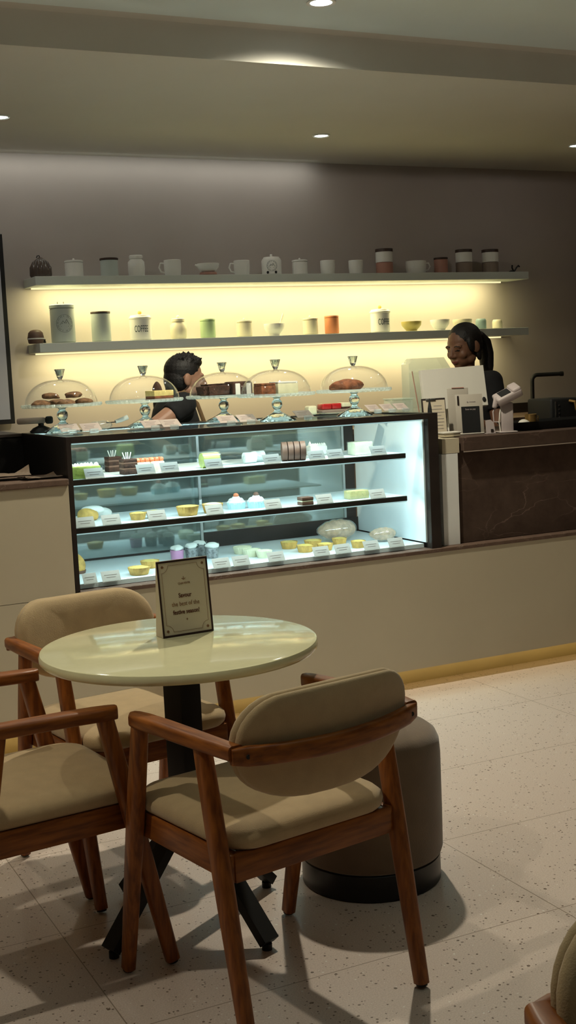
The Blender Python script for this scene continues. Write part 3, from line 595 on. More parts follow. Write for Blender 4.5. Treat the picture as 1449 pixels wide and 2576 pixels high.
M['greencake'] = mat('pandan_cake', (.50, .56, .12), .6, var=.15, vscale=30, bump=.3, bscale=120); M['berry'] = mat('strawberry', (.70, .20, .09), .4, var=.25, vscale=50); M['palecake'] = mat('pale_cheesecake', (.72, .70, .48), .55, var=.08, vscale=30)
M['cyancup'] = mat('pale_blue_cup', (.50, .74, .78), .45, var=.03); M['pinkjelly'] = mat('pink_pudding', (.60, .26, .46), .4, var=.1); M['greyjelly'] = mat('grey_seed_pudding', (.25, .25, .25), .5, var=.5, vscale=90)
M['palepastry'] = mat('pale_sugared_pastry', (.62, .40, .25), .7, var=.22, vscale=50, bump=.4, bscale=110); M['redglaze'] = mat('red_glaze', (.42, .02, .02), .2, var=.2, coat=.6); M['card'] = mat('price_card', (.44, .40, .36), .65, var=.02); M['toppink'] = mat('pinkish_card', (.43, .36, .32), .65, var=.02); M['cardink'] = mat('card_ink', (.28, .24, .22), .7)
M['lace'] = mat('paper_liner', (.82, .84, .82), .7)
def T3(x, y, z, rz=0): return Matrix.Translation((x, y, z)) @ Matrix.Rotation(rz, 4, 'Z')
def lump(r, n=14, amp=.12, seed=0, flat=1.0):        # irregular rounded lump
    rnd = random.Random(seed); b = bmesh.new(); bmesh.ops.create_icosphere(b, subdivisions=3, radius=1)
    fr = [(Vector((rnd.uniform(-1, 1), rnd.uniform(-1, 1), rnd.uniform(-1, 1)))*rnd.uniform(2, 7), rnd.uniform(0, 6)) for _ in range(n)]
    for v in b.verts:
        k = 1+amp*sum(math.sin(f.dot(v.co)+p) for f, p in fr)/math.sqrt(n)*.8; v.co = Vector((v.co.x*r[0]*k, v.co.y*r[1]*k, max(-.55, v.co.z)*r[2]*k))
    lo = min(v.co.z for v in b.verts)
    for v in b.verts: v.co.z -= lo
    return b
def lumpy(name, m, label, cat, loc, r, rz=0, seed=0, amp=.12, group=None):
    o = MB().bm(lump(r, 14, amp, seed)).build(name, m, None, 80); place(o, loc, rz); return tag(o, label, cat, group)
x, y = DPOS[0]
for i, (dx, dy, dz, s, rz) in enumerate(((-.090, -.005, 0, .88, .2), (.0, -.058, 0, .88, 1.1), (.092, -.005, 0, .88, 2.0), (.0, .056, 0, .88, .5), (.050, -.002, .0295, .82, 1.7), (-.046, .0, .0295, .80, 2.6))):
    lumpy('cookie', 'cookie', ['brown cookie lying at the left of the plate under the first dome', 'brown cookie at the front of the plate under the first dome', 'brown cookie right of the middle under the first dome', 'brown cookie at the back of the plate under the first dome', 'brown cookie lying on top of the others at the right under the first dome', 'smaller brown cookie lying on top at the left under the first dome'][i], 'cookie', (x+dx, y+dy, PZ+dz), (.047*s, .042*s, .016), rz, i, .16, 'cookies under the first dome')
def slice_cake(t, w, d, h, layers, T=None):
    z = 0
    for i, (nm, m, f) in enumerate(layers): hh = h*f; MB().box((0, 0, z+hh/2), (w-.001*(i % 2), d-.001*(i % 2), hh), .002, T=T).build(nm, m, t); z += hh
x, y = DPOS[1]; t = thing('cake_slice', 'layered cake slice at the right under the second dome', 'cake', (x+.062, y-.02, PZ), .25)
slice_cake(t, .10, .07, .042, [('base_layer', 'choccream', .25), ('filling', 'bread', .2), ('top_layer', 'sponge', .55)])
t = thing('arm_reflection_lump', 'dark lump standing for an arm reflection behind the layered slice under the second dome', 'cake', (x+.082, y+.058, PZ), .6); MB().bm(lump((.024, .020, .05), 14, .10, 33)).build('reflection_lump', 'choc', t, 80)  # added lump that draws the reflection of an arm in the dome
x, y = DPOS[2]; t = thing('chocolate_cake', 'dark crumbly chocolate cake, whole left half under the third dome', 'cake', (x-.052, y-.01, PZ), 0)
b = bmesh.new(); bmesh.ops.create_cube(b, size=1); bmesh.ops.bevel(b, geom=b.edges[:], offset=.16, segments=3, affect='EDGES'); bmesh.ops.subdivide_edges(b, edges=b.edges[:], cuts=3, use_grid_fill=True)
rnd = random.Random(5)
for v in b.verts: v.co = Vector((v.co.x*.125*(1+.03*math.sin(9*v.co.z)), v.co.y*.12, (v.co.z+.5)*.056*(1+.08*v.co.x))) + Vector((rnd.uniform(-.0022, .0022), rnd.uniform(-.0022, .0022), rnd.uniform(0, .0022)))
MB().bm(b).build('crumb_crust', 'choc', t, 30)
t = thing('chocolate_cream_cake', 'dark cake with white cream panels cut open, right half under the third dome', 'cake', (x+.068, y-.012, PZ), .04)
MB().box((0, 0, .032), (.098, .10, .062), .010, 3).build('sponge_body', 'choc', t)
for dx in (-.026, .028): MB().box((dx, -.050, .030), (.024, .006, .050), .003).build('cream_filling', 'cream', t)
x, y = DPOS[3]; t = thing('brown_cake_slice', 'rust brown cake slice at the left under the fourth dome', 'cake', (x-.064, y-.02, PZ), 0); slice_cake(t, .066, .08, .052, [('sponge_body', 'bread', .8), ('crumb_top', 'bread', .2)])
t = thing('yellow_cake', 'pale yellow cut cake at the right under the fourth dome', 'cake', (x+.030, y-.01, PZ), 0); slice_cake(t, .095, .09, .056, [('sponge_body', 'palecake', .85), ('cream_top', 'cream', .15)])
x, y = DPOS[4]; lumpy('fruit_bread', 'bread', 'reddish brown knobbly loaf under the rightmost dome', 'bread', (x-.034, y-.01, PZ), (.076, .055, .038), .1, 8, .17)
# price cards in clear blocks on the case top
def top_card(px, py, label, w=.088, Y=None):
    p = onz(px, py, CT); t = thing('price_card', label, 'price card', (p.x, p.y, CT), .0, 'price cards on the case top')
    w = .080 if px < 900 else .062
    T = Matrix.Rotation(math.radians(-62), 4, 'X')
    MB().box((0, .004, .010), (.034, .016, .018), .002).build('clear_block', 'acrylic', t)
    MB().box((0, 0, .040), (w, .0012, .060), .0004, T=Matrix.Translation((0, .012, .006)) @ T).build('card', 'toppink', t)
    for i, wd in enumerate((.6, .45, .5)): MB().box((-.004*i, -.0010, .053-.011*i), (w*wd, .0006, .0022), T=Matrix.Translation((0, .012, .006)) @ T).build('print_line', 'cardink', t, 0)
for px, py, lab in ((183, 1092, 'left pinkish card of the pair in front of the cookie stand'), (238, 1090, 'right pinkish card of the pair in front of the cookie stand'), (392, 1082, 'left pinkish card of the pair in front of the man'), (440, 1080, 'right pinkish card of the pair in front of the man'),
                    (583, 1070, 'left pinkish card of the pair in front of the chocolate cake stand'), (633, 1067, 'right pinkish card of the pair in front of the chocolate cake stand'), (776, 1056, 'single pinkish card right of the yellow cake stand'), (952, 1040, 'pinkish card just right of the rightmost cake stand'), (988, 1038, 'pinkish card second from the right end of the case top'), (1022, 1036, 'pinkish card nearest the till end of the case top')):
    top_card(px, py, lab)
# tray of red cakes
p = onz(850, 1040, CT); t = thing('serving_tray', 'small dark tray on a clear dish holding red glazed cakes, left of the rightmost stand', 'tray', (p.x, p.y+.04, CT))
MB().lathe([(0, 0), (.07, 0), (.082, .004), (.080, .006), (.068, .003), (0, .003)], 40).build('clear_dish', 'acrylic', t); MB().box((-.005, 0, .013), (.16, .09, .014), .004).build('tray', 'taupe', t)
for i, (dx, m, lb) in enumerate(((-.045, 'redglaze', 'red glazed cake at the left on the small tray'), (.008, 'redglaze', 'red glazed cake in the middle of the small tray'))):
    q = MB().box((0, 0, .014), (.050, .06, .028), .006, 3).build('red_cake', m, None); place(q, (p.x+dx-.005, p.y+.04, CT+.0205)); tag(q, lb, 'cake', 'red cakes on the tray')
t = thing('layered_cake', 'cream and dark layered cake at the right on the small tray', 'cake', (p.x+.055, p.y+.04, CT+.0205)); slice_cake(t, .048, .06, .028, [('base_layer', 'choc', .3), ('cream_layer', 'palecake', .7)])
o = MB().box((0, 0, .021), (.045, .05, .042), .008, 3).build('butter_block', 'palecake', None); place(o, (p.x-.118, p.y+.05, CT)); tag(o, 'pale yellow block left of the tray of red cakes', 'cake')
# tongs, black tools and spatula at the left end
p = onz(105, 1092, CT); t = thing('barcode_scanner', 'black hand scanner with grey barrel lying at the left end of the case top', 'scanner', (1.400, 5.275, CT), -.3)
MB().box((-.03, 0, .052), (.12, .035, .026), .008).build('barrel', 'taupe', t); MB().box((.045, 0, .052), (.032, .038, .032), .008).build('head', 'matblack', t); MB().lathe([(0, 0), (.045, 0), (.05, .006), (.035, .02), (.012, .030), (.012, .042), (0, .042)], 24, c=(.01, 0, 0)).build('stand', 'matblack', t)
t = thing('serving_knife', 'serving knife with pale handle resting on crumpled film behind the first pair of cards', 'knife', (1.66, 5.24, CT), .1)
MB().bm(lump((.055, .03, .022), 16, .18, 3)).build('film', 'wrap', t, 80); MB().tube([(.03, 0, .026), (.075, 0, .026)], [.006, .005], 8, flat=.4).build('blade', 'matblack', t); MB().tube([(.072, 0, .027), (.10, 0, .034), (.13, 0, .044)], [.008, .010, .011], 12).build('handle', 'ceramic', t)
o = MB().bm(lump((.030, .026, .018), 16, .12, 9)).build('crumpled_film', 'wrap', None, 80); place(o, (1.396, 4.86, CT)); tag(o, 'crumpled clear film at the left end of the case top, below the scanner', 'film')
# ------------------------------------------------------------------ pastries in the case
S1, S2, S3 = 1.0485, .8605, .6375
def pos(px, py, z): return onz(px, py, z)
def tart(t, r, h, top='custard', shell='pastry'):
    MB().lathe([(0, 0), (r*.78, 0), (r*.80, .002), (r, h), (r*.97, h+.001), (r*.90, h-.004), (0, h-.004)], 48, flute=lambda a, i: .035*math.cos(20*a) if i in (2, 3, 4) else 0).build('shell', shell, t); MB().lathe([(0, h-.006), (r*.90, h-.006), (r*.85, h-.001), (r*.4, h+.004), (0, h+.005)], 32).build('filling', top, t)
def P(name, px, py, z, label, cat='cake', rz=0, dy=0, group=None): p = pos(px, py, z); return thing(name, label, cat, (p.x, p.y+dy, z), rz, group)
# top shelf
t = P('green_cake', 228, 1206, S1, 'long green cake topped with white cream tufts, left end of the top shelf', dy=.086); MB().box((0, 0, .024), (.125, .06, .048), .006).build('sponge', 'greencake', t)
for k in range(14): MB().lathe([(0, 0), (.009, 0), (.006, .008), (0, .014)], 10, c=(-.054+.0083*k, random.uniform(-.016, .016), .047)).build('cream_tuft', 'cream', t)
for i, (px, py, lb) in enumerate(((310, 1190, 'tall chocolate layer cake with white sticks, behind the pair of cards'), (343, 1196, 'nearer chocolate layer cake with white sticks, beside the strawberry cakes'))):
    t = P('chocolate_layer_cake', px, py, S1, lb, dy=.092+.03*(1-i), group='chocolate layer cakes'); slice_cake(t, .058, .06, .062, [('base_layer', 'choc', .3), ('cream_layer', 'choccream', .14), ('middle_layer', 'choc', .22), ('cream_layer', 'choccream', .14), ('top_layer', 'choc', .2)])
    for k in range(4): MB().tube([(-.012+.006*k, 0, .060), (-.020+.011*k, .004*(-1)**k, .088)], .002, 6).build('white_stick', 'cream', t)
for i, (px, py, lb) in enumerate(((372, 1192, 'left strawberry topped cake on the top shelf'), (408, 1189, 'right strawberry topped cake on the top shelf'))):
    t = P('strawberry_cake', px, py, S1, lb, dy=.07, group='strawberry topped cakes'); MB().box((0, 0, .022), (.056, .06, .044), .004).build('sponge', 'palecake', t)
    for k in range(6): MB().ell((-.02+.020*(k % 3), -.013+.026*(k//3), .050), (.010, .010, .012), 12, rot=(.4*k, .3, 0)).build('strawberry', 'berry', t)
t = P('swiss_roll', 540, 1178, S1, 'pale yellow green roll in clear wrap, alone on the top shelf', dy=.05); MB().tube([(-.036, 0, .031), (.036, 0, .031)], .031, 32).build('roll', 'greencake', t); MB().tube([(-.039, 0, .0345), (.039, 0, .0345)], .0335, 24).build('clear_wrap', 'wrap', t)
for i, (px, py, lb) in enumerate(((643, 1167, 'white cream roll in clear wrap, left of a card on the top shelf'), (672, 1164, 'white cream roll in clear wrap, half behind its card on the top shelf'))):
    t = P('cream_roll', px, py, S1, lb, dy=.06+.03*i, group='wrapped cream rolls'); MB().tube([(-.026, 0, .024), (.026, 0, .024)], .023, 28).build('roll', 'cream', t); MB().bm(lump((.033, .027, .03), 14, .1, 40+i)).build('clear_wrap', 'wrap', t, 80)
t = P('chocolate_log', 752, 1160, S1, 'brown chocolate log roll cut into slices, top shelf', dy=.05, rz=-.35)
for k in range(4):
    s_ = MB().tube([(-.050+.026*k, 0, .041), (-.050+.026*k+.022, 0, .041)], .041, 36).build('slice', 'choccream', t)
    sp = MB(); R0 = []
    for j in range(40): a = j*.42; rr_ = .004+.0008*j; R0.append((-.050+.026*k+.0225, rr_*math.cos(a), .041+rr_*math.sin(a)))
    sp.tube(R0, .0018, 6).build('cream_spiral', 'choc', s_)
t = P('cream_cake', 815, 1146, S1, 'white cream cake with a piped peak behind the pair of cards, top shelf', dy=.07); MB().box((0, 0, .022), (.085, .06, .044), .010, 3).build('sponge', 'cream', t)
for k in range(7): MB().lathe([(0, 0), (.009, 0), (.007, .007), (0, .013)], 12, c=(-.034+.0112*k, -.012, .042)).build('piped_cream', 'cream', t)
MB().lathe([(0, 0), (.010, 0), (.006, .012), (0, .022)], 12, c=(-.026, .012, .042)).build('piped_peak', 'cream', t)
t = P('cheesecake_block', 921, 1145, S1, 'pale yellow square cheesecake block near the right wall, top shelf', dy=.05); MB().box((0, 0, .029), (.09, .07, .056), .004).build('block', 'palecake', t); MB().box((0, 0, .030), (.097, .076, .060), .004).build('clear_wrap', 'wrap', t)
# middle shelf
t = P('cream_bun', 233, 1312, S2, 'golden bun with white cream, left end of the middle shelf', dy=.06); MB().bm(lump((.045, .04, .034), 8, .06, 51)).build('bun', 'pastry', t, 80); MB().bm(lump((.052, .026, .020), 10, .1, 52), Matrix.Translation((.022, .004, .026))).build('cream', 'cream', t, 80)
t = P('cream_eclair', 280, 1308, S2, 'long pastry covered in white cream beside the golden bun', dy=.155); MB().bm(lump((.055, .03, .026), 8, .06, 53)).build('pastry', 'cream', t, 80)
t = P('fruit_tart', 358, 1310, S2, 'small golden tart half behind its card, left part of the middle shelf', 'tart', dy=.05); tart(t, .034, .028)
t = P('fruit_tart', 402, 1306, S2, 'small golden tart fully behind a card, left part of the middle shelf', 'tart', dy=.06); tart(t, .034, .028)
t = P('yellow_pie', 490, 1300, S2, 'large fluted golden pie left of its card, middle shelf', 'tart', dy=.075); tart(t, .047, .038)
t = P('yellow_pie', 556, 1294, S2, 'large fluted golden pie behind the card, middle shelf', 'tart', dy=.085); tart(t, .044, .038, 'palecake')
for i, (px, py, lb) in enumerate(((612, 1283, 'pale blue cup cake with high white cream, left of the pair on the middle shelf'), (663, 1280, 'pale blue cup cake with white cream, right of the pair on the middle shelf'))):
    t = P('cream_cup', px, py, S2, lb, dy=.07, group='cream cups in pale blue cases'); MB().lathe([(0, 0), (.035, 0), (.040, .027), (.038, .027), (.034, .004), (0, .004)], 48, flute=lambda a, i: .03*math.cos(24*a)).build('paper_cup', 'cyancup', t)
    for r_, z_, h_ in ((.038, .024, .013), (.031, .034, .011), (.017, .042, .010)): MB().lathe([(0, z_-.004), (r_, z_-.002), (r_*1.02, z_+h_*.4), (r_*.8, z_+h_), (0, z_+h_)], 36, flute=lambda a, i: .06*math.cos(9*a)).build('cream_swirl', 'cream', t)
    MB().ell((0, 0, .056), (.012, .012, .011), 14).build('fruit', 'berry' if i == 0 else 'choccream', t)
t = P('brown_slice', 782, 1272, S2, 'small layered brown slice left of a card, right part of the middle shelf', dy=.05); slice_cake(t, .054, .05, .034, [('base_layer', 'choccream', .4), ('filling', 'palecake', .2), ('top_layer', 'choccream', .4)])
t = P('yellow_slab', 920, 1257, S2, 'bright yellow slab cake near the right wall, middle shelf', dy=.080); MB().box((0, 0, .018), (.095, .06, .036), .004).build('slab', 'sponge', t); MB().box((0, 0, .0215), (.105, .07, .042), .004).build('clear_wrap', 'wrap', t)
# bottom deck
t = P('sweet_bun', 200, 1444, S3, 'round golden bun cut by the counter edge, left end of the bottom deck', 'bun', dy=.03); MB().bm(lump((.034, .034, .05), 8, .05, 60)).build('bun', 'pastry', t, 80); MB().lathe([(0, 0), (.034, 0), (.037, .012), (.034, .012), (0, .003)], 30).build('paper_cup', 'choccream', t)
def tart_row(lst, **k):
    for px, py, r, lb in lst: t = P('egg_tart', px, py, S3, lb, 'tart', dy=.03, group='tarts on the bottom deck'); tart(t, r, .030, **k)
tart_row([(357, 1447, .046, 'fluted yellow tart left of the table sign, front row of the bottom deck'), (384, 1430, .040, 'golden tart behind the front left tart, just left of the table sign'), (735, 1381, .039, 'browned golden tart, back left of the tart cluster'), (776, 1390, .038, 'golden tart at the front of the cluster, behind a card'), (795, 1377, .040, 'golden tart at the middle back of the cluster'),
          (826, 1386, .036, 'golden tart behind the middle cards of the bottom deck'), (862, 1372, .034, 'golden tart left of the big croissant'), (910, 1379, .033, 'golden tart directly in front of the big croissant')])
tart_row([(617, 1394, .042, 'pale yellow tart right of the seed puddings'), (640, 1401, .040, 'pale yellow tart at the front beside a card'), (672, 1404, .036, 'pale green yellow tart half behind a card')], top='palecake', shell='palecake')
for i, (px, py, m, lb) in enumerate(((457, 1413, 'pinkjelly', 'pink pudding cup with white topping, behind the table sign'), (494, 1408, 'greyjelly', 'grey seed pudding cup in the middle of the three cups'), (515, 1400, 'greyjelly', 'grey seed pudding cup at the back of the three cups'), (545, 1406, 'greyjelly', 'dark seed pudding cup at the right of the cups'))):
    t = P('pudding_cup', px, py, S3, lb, 'pudding', dy=.05, group='pudding cups'); MB().lathe([(0, .001), (.026, .001), (.030, .045), (0, .045)], 32).build('pudding', m, t); MB().bm(lump((.027, .027, .014), 10, .2, 70+i), Matrix.Translation((0, 0, .044))).build('topping', 'cream', t, 80)
    MB().lathe([(0, 0), (.027, 0), (.033, .064), (.0325, .064), (.0265, .0006), (0, .0006)], 32).build('clear_cup', 'domeglass', t)
def croissant(t, L, r, m='pastry', name='roll', lift=0):
    rings = []; n = 29
    for k in range(n):
        u = -1+2*k/(n-1); a = u*1.15; c = Vector((L*math.sin(a), -L*.55*(1-math.cos(a)), 0)); q = r*(1-abs(u)**2.2*.78)*(1+.10*abs(math.sin(u*8.5)))
        d = Vector((math.cos(a), -.55*math.sin(a), 0)).normalized(); nn = Vector((-d.y, d.x, 0)); rings.append([c + nn*q*math.cos(w)*1.05 + Vector((0, 0, lift+r*.97+q*math.sin(w)*.85)) for w in (2*PI*j/20 for j in range(20))])
    MB().loft(rings).build(name, m, t, 30)
t = P('croissant', 905, 1372, S3, 'large sugared croissant in clear wrap, right end of the bottom deck', 'croissant', dy=.20, rz=PI); croissant(t, .094, .050, 'palepastry', lift=.004); croissant(t, .099, .0545, 'wrap', 'clear_wrap')
t = P('croissant', 985, 1366, S3, 'smaller croissant in clear wrap beside the right wall of the case', 'croissant', dy=.07, rz=PI-.2); croissant(t, .062, .033, 'palepastry', lift=.003); croissant(t, .066, .0365, 'wrap', 'clear_wrap')
# price cards along the shelf fronts
def case_card(px, py, z, label, w=.076, h=.046):
    p = pos(px, py, z); yy = max(p.y, 4.722); x = at(px, py, yy).x
    t = thing('price_card', label, 'price card', (x, yy, z), 0, 'price cards in the cake case'); T = Matrix.Rotation(math.radians(-32), 4, 'X')
    MB().box((0, 0, h/2), (w, .0012, h), T=T).build('card', 'card', t, 0); MB().box((0, .010, .0015), (w*.8, .020, .003)).build('foot', 'acrylic', t, 0)
    for i, wd in enumerate((.7, .5)): MB().box((0, -.001, h*.62-.010*i), (w*wd, .0006, .0022), T=T).build('print_line', 'cardink', t, 0)
CARDS = [(240, 1209, S1, 'price card in front of the green cake'), (370, 1199, S1, 'left price card of the pair below the strawberry cakes'), (430, 1194, S1, 'right price card of the pair below the strawberry cakes'), (541, 1182, S1, 'price card in front of the yellow green roll'), (687, 1170, S1, 'price card in front of the wrapped cream rolls'), (800, 1161, S1, 'price card right of the chocolate log'), (847, 1156, S1, 'price card in front of the white cream cake'), (955, 1147, S1, 'price card in front of the cheesecake block'),
         (217, 1330, S2, 'leftmost price card on the middle shelf'), (283, 1326, S2, 'price card in front of the cream bun'), (398, 1316, S2, 'price card in front of the small golden tarts'), (543, 1301, S2, 'price card in front of the large golden pies'), (690, 1287, S2, 'price card right of the pale blue cream cups'), (820, 1274, S2, 'price card right of the small brown slice'), (953, 1260, S2, 'price card in front of the yellow slab'),
         (229, 1469, S3, 'leftmost price card on the bottom deck', .056), (282, 1463, S3, 'price card left of the front tart on the bottom deck'), (560, 1432, S3, 'price card just right of the table sign'), (610, 1427, S3, 'price card below the pale yellow tarts, left one'), (698, 1416, S3, 'price card below the pale green tart'), (812, 1403, S3, 'price card in front of the golden tart cluster'), (866, 1396, S3, 'price card right of the tart cluster'), (938, 1388, S3, 'price card in front of the big croissant'), (1000, 1381, S3, 'rightmost price card on the bottom deck')]
for c in CARDS: case_card(*c)
# ------------------------------------------------------------------ things on the till counter
MT = 1.0985
M['stand'] = mat('dimmed_stand_card', (.40, .36, .30), .6, var=.02); M['ivory'] = mat('ivory_plastic', (.60, .57, .50), .45, var=.02); M['mauve'] = mat('pale_mauve_plastic', (.40, .34, .325), .45, var=.03); M['clearbox'] = glass('frosted_clear_plastic', (.92, .97, .93), .10, .5, .08, .30, (.70, .78, .70))  # stand and mauve darkened in the colour for the dim light at the till
M['brass'] = mat('brass', (.45, .28, .10), .35, metal=.8)
t = thing('till_monitor', 'pale till monitor seen from behind, in front of the woman', 'monitor', (3.395, 5.10, MT), math.radians(-8))
T = Matrix.Translation((0, 0, .212)) @ Matrix.Rotation(math.radians(-14), 4, 'X') @ Matrix.Rotation(math.radians(-2.0), 4, 'Y')
out = [(-.168, .100), (.168, .100), (.158, -.100), (-.178, -.100)]
mb = MB(); mb.loft([[(x*.985, -.006, z*.985) for x, z in out], [(x, .0, z) for x, z in out], [(x, .018, z) for x, z in out]], True, T); mb.build('back_shell', 'ivory', t)
MB().box((0, .0195, 0), (.318, .003, .184), T=T).build('display', 'matblack', t, 0)
MB().box((-.01, .045, .085), (.10, .04, .16), .010, 3).build('neck', 'ivory', t); MB().box((-.01, .035, .010), (.20, .13, .018), .006).build('foot', 'ivory', t)
MB().ell((.138, -.009, -.070), (.010, .003, .012), 14, T=T).build('port', 'matblack', t)
t = thing('clear_hood', 'clear plastic hood with sloping top corner, standing behind the left side of the till monitor', 'plastic hood', (3.36, 5.290, MT), math.radians(-10))
o_ = [(-.115, 0), (-.115, .335), (-.085, .362), (.07, .362), (.115, .29), (.115, 0)]
mb = MB(); mb.loft([[(x, -.05, z) for x, z in o_], [(x, .05, z) for x, z in o_]]); mb.build('hood', 'clearbox', t, 20)
MB().tube([(-.10, -.052, .30), (-.085, -.053, .20), (-.07, -.053, .10)], .0025, 8).build('edge_strip', 'pink', t)
t = thing('frosted_box', 'frosted clear box beside the case, left of the till monitor', 'box', (3.135, 5.20, MT), 0); MB().box((0, 0, .085), (.11, .10, .17), .008).build('box_body', 'clearbox', t); MB().box((0, 0, .173), (.114, .104, .008), .003).build('lid', 'clearbox', t)
t = thing('menu_board', 'cream menu sheet on a dark edged clipboard, leaning right of the case', 'menu', (3.150, 4.90, MT), math.radians(-6))
T = Matrix.Rotation(math.radians(-7), 4, 'X'); MB().box((0, 0, .088), (.122, .006, .176), .002, T=T).build('board', 'dark', t); MB().box((.001, -.0038, .086), (.110, .002, .162), T=T).build('sheet', 'paper', t, 0)
MB().box((-.015, -.006, .169), (.05, .006, .010), .002, T=T).build('clip', 'steel', t)
for k in range(8): MB().box((.018-.006*(k % 2), -.0052, .140-.015*k), (.042+.012*(k % 3), .0006, .0026), T=T).build('print_line', 'cardink', t, 0)
t = thing('black_spike', 'small black pointed cone on the right corner of the cake case', 'ornament', (3.000, 4.712, CT+.0005)); MB().lathe([(0, 0), (.012, 0), (.010, .02), (.0015, .062), (0, .063)], 4).build('cone', 'matblack', t, 0)
t = thing('payment_sign', 'white payment stand with a black panel, front of the till counter', 'sign', (3.318, 4.865, MT), math.radians(-14))
T = Matrix.Rotation(math.radians(-6), 4, 'X'); MB().box((0, 0, .093), (.132, .004, .186), .0015, T=T).build('front_face', 'stand', t); MB().box((0, .022, .004), (.132, .05, .006), .002).build('base', 'ivory', t)
MB().box((.004, -.0026, .068), (.088, .0016, .122), T=T).build('black_panel', 'matblack', t, 0)
MB().prism(rr(.009, .045, .0044, 4), 0, .0016, T @ Matrix.Translation((-.053, -.0024, .158)) @ UPRIGHT).build('slot', 'dark', t, 0)
write('lettering', 'Scan to pay', .011, 'mauve', t, T @ Matrix.Translation((.004, -.0036, .116)) @ UPRIGHT, thick=.0003)
MB().lathe([(0, 0), (.004, 0), (.004, .001), (0, .001)], 12, T @ Matrix.Translation((-.008, -.0022, .150)) @ UPRIGHT).build('small_mark', 'cardink', t, 0)
MB().box((.016, -.0024, .150), (.030, .0008, .004), T=T).build('print_line', 'cardink', t, 0)
t = thing('leaflet_stand', 'taller plain white leaflet stand behind the payment stand', 'stand', (3.322, 4.960, MT), math.radians(-12))
T = Matrix.Rotation(math.radians(-5), 4, 'X'); MB().box((0, 0, .108), (.105, .005, .214), .008, 3, T=T).build('leaflet', 'stand', t); MB().box((.0, .025, .004), (.10, .055, .006), .002).build('base', 'ivory', t); MB().box((.0, -.004, .2155), (.06, .003, .004), T=T).build('red_edge', 'pink', t, 0)
t = thing('lidded_box', 'small cream box with lid on the counter end beside the case', 'box', (3.155, 4.80, MT), math.radians(-4)); MB().box((0, 0, .009), (.085, .06, .016), .003).build('box_body', 'panel', t); MB().box((0, 0, .020), (.092, .066, .008), .003).build('lid', 'ivory', t)
t = thing('card_reader', 'pale card reader tilted on a white post, front edge of the till counter', 'card reader', (3.475, 4.80, MT), math.radians(-20))
MB().box((0, 0, .070), (.056, .030, .138), .005).build('post', 'mauve', t); MB().box((0, .01, .004), (.085, .085, .007), .003).build('base', 'mauve', t)
T = Matrix.Translation((.005, -.004, .172)) @ Matrix.Rotation(math.radians(-24), 4, 'Y') @ Matrix.Rotation(math.radians(20), 4, 'X')
MB().box((.0, 0, 0), (.125, .080, .040), .010, 3, T=T).build('reader_body', 'mauve', t); MB().box((.040, 0, .014), (.045, .076, .034), .010, 3, T=T).build('printer_hump', 'mauve', t); MB().box((-.012, 0, .0205), (.052, .055, .002), T=T).build('display', 'matblack', t, 0)
MB().box((-.082, -.01, .128), (.022, .02, .055), .008, 3, T=Matrix.Rotation(.2, 4, 'Y')).build('receiver', 'mauve', t); MB().tube([(-.030, 0, .05), (-.062, 0, .052), (-.064, 0, .10), (-.040, 0, .13)], .0035, 8).build('cradle_wire', 'mauve', t)
MB().tube([(-.034, -.01, .003), (-.040, -.012, .05), (-.036, -.01, .09), (-.026, 0, .12)], .0028, 8).build('cable', 'ivory', t)
t = thing('small_card_stand', 'small pale card stand between the payment stand and the card reader', 'stand', (3.388, 4.805, MT), math.radians(-10)); MB().loft([[(-.022, y_, 0), (.024, y_, 0), (.018, y_+.006, .050), (.004, y_+.008, .064), (-.022, y_+.008, .062)] for y_ in (0, .004)]).build('card', 'mauve', t, 0); MB().box((.006, -.001, .014), (.012, .002, .014)).build('dark_mark', 'dark', t, 0); MB().box((0, .012, .002), (.04, .03, .003)).build('base', 'mauve', t, 0)
t = thing('black_tray', 'long black tray on the right of the till counter', 'tray', (3.86, 4.92, MT), 0)
MB().loft([[(x*k, y*k, z) for x, y in rr(.60, .20, .03)] for k, z in ((.88, 0), (.90, .001), (1, .036), (1.0, .040), (.97, .040), (.87, .006), (.4, .005), (.02, .005))]).build('tray_body', 'matblack', t)
o = MB().bm(lump((.034, .03, .026), 10, .1, 91)).build('white_cloth', 'ivory', None, 80); place(o, (3.66, 4.92, MT+.0065)); tag(o, 'crumpled white cloth at the left of the black tray', 'cloth')
t = thing('steel_jug', 'small brown steel jug beside the white cloth in the black tray', 'jug', (3.735, 4.965, MT+.0065)); MB().lathe([(0, 0), (.028, 0), (.030, .004), (.027, .05), (.029, .062), (.027, .062), (.025, .05), (.027, .006), (0, .005)], 28).build('body', 'brass', t); MB().tube([(.026, 0, .055), (.044, 0, .050), (.044, 0, .022), (.028, 0, .016)], .003, 8).build('handle', 'brass', t)
t = thing('coffee_grinder', 'black coffee machine on the right of the till counter, cut by the photo edge', 'coffee machine', (4.02, 5.20, MT), 0); MB().box((.03, 0, .065), (.17, .20, .13), .012, 3).build('housing', 'matblack', t); MB().box((-.03, -.102, .07), (.006, .004, .09)).build('steel_strip', 'steel', t, 0)
for k in range(4): MB().ell((-.008, -.103, .035+.020*k), (.004, .003, .004), 10).build('indicator', 'dark', t)
MB().tube([(.06, -.10, .115), (.07, -.13, .11), (.08, -.13, .07)], .008, 10).build('spout', 'brass', t)
t = thing('sink_tap', 'black right angled sink tap on the back counter, right of the woman', 'tap', (4.848, 6.42, 1.0905), math.radians(-20)); MB().lathe([(0, 0), (.026, 0), (.026, .006), (.016, .012), (0, .012)], 24).build('base', 'matblack', t)
P_ = [(0, 0, .01), (0, 0, .20)] + [(.035*(1-math.cos(a)), 0, .205+.035*math.sin(a)) for a in (PI/12*k for k in range(1, 7))] + [(.12, 0, .240), (.185, 0, .240)]
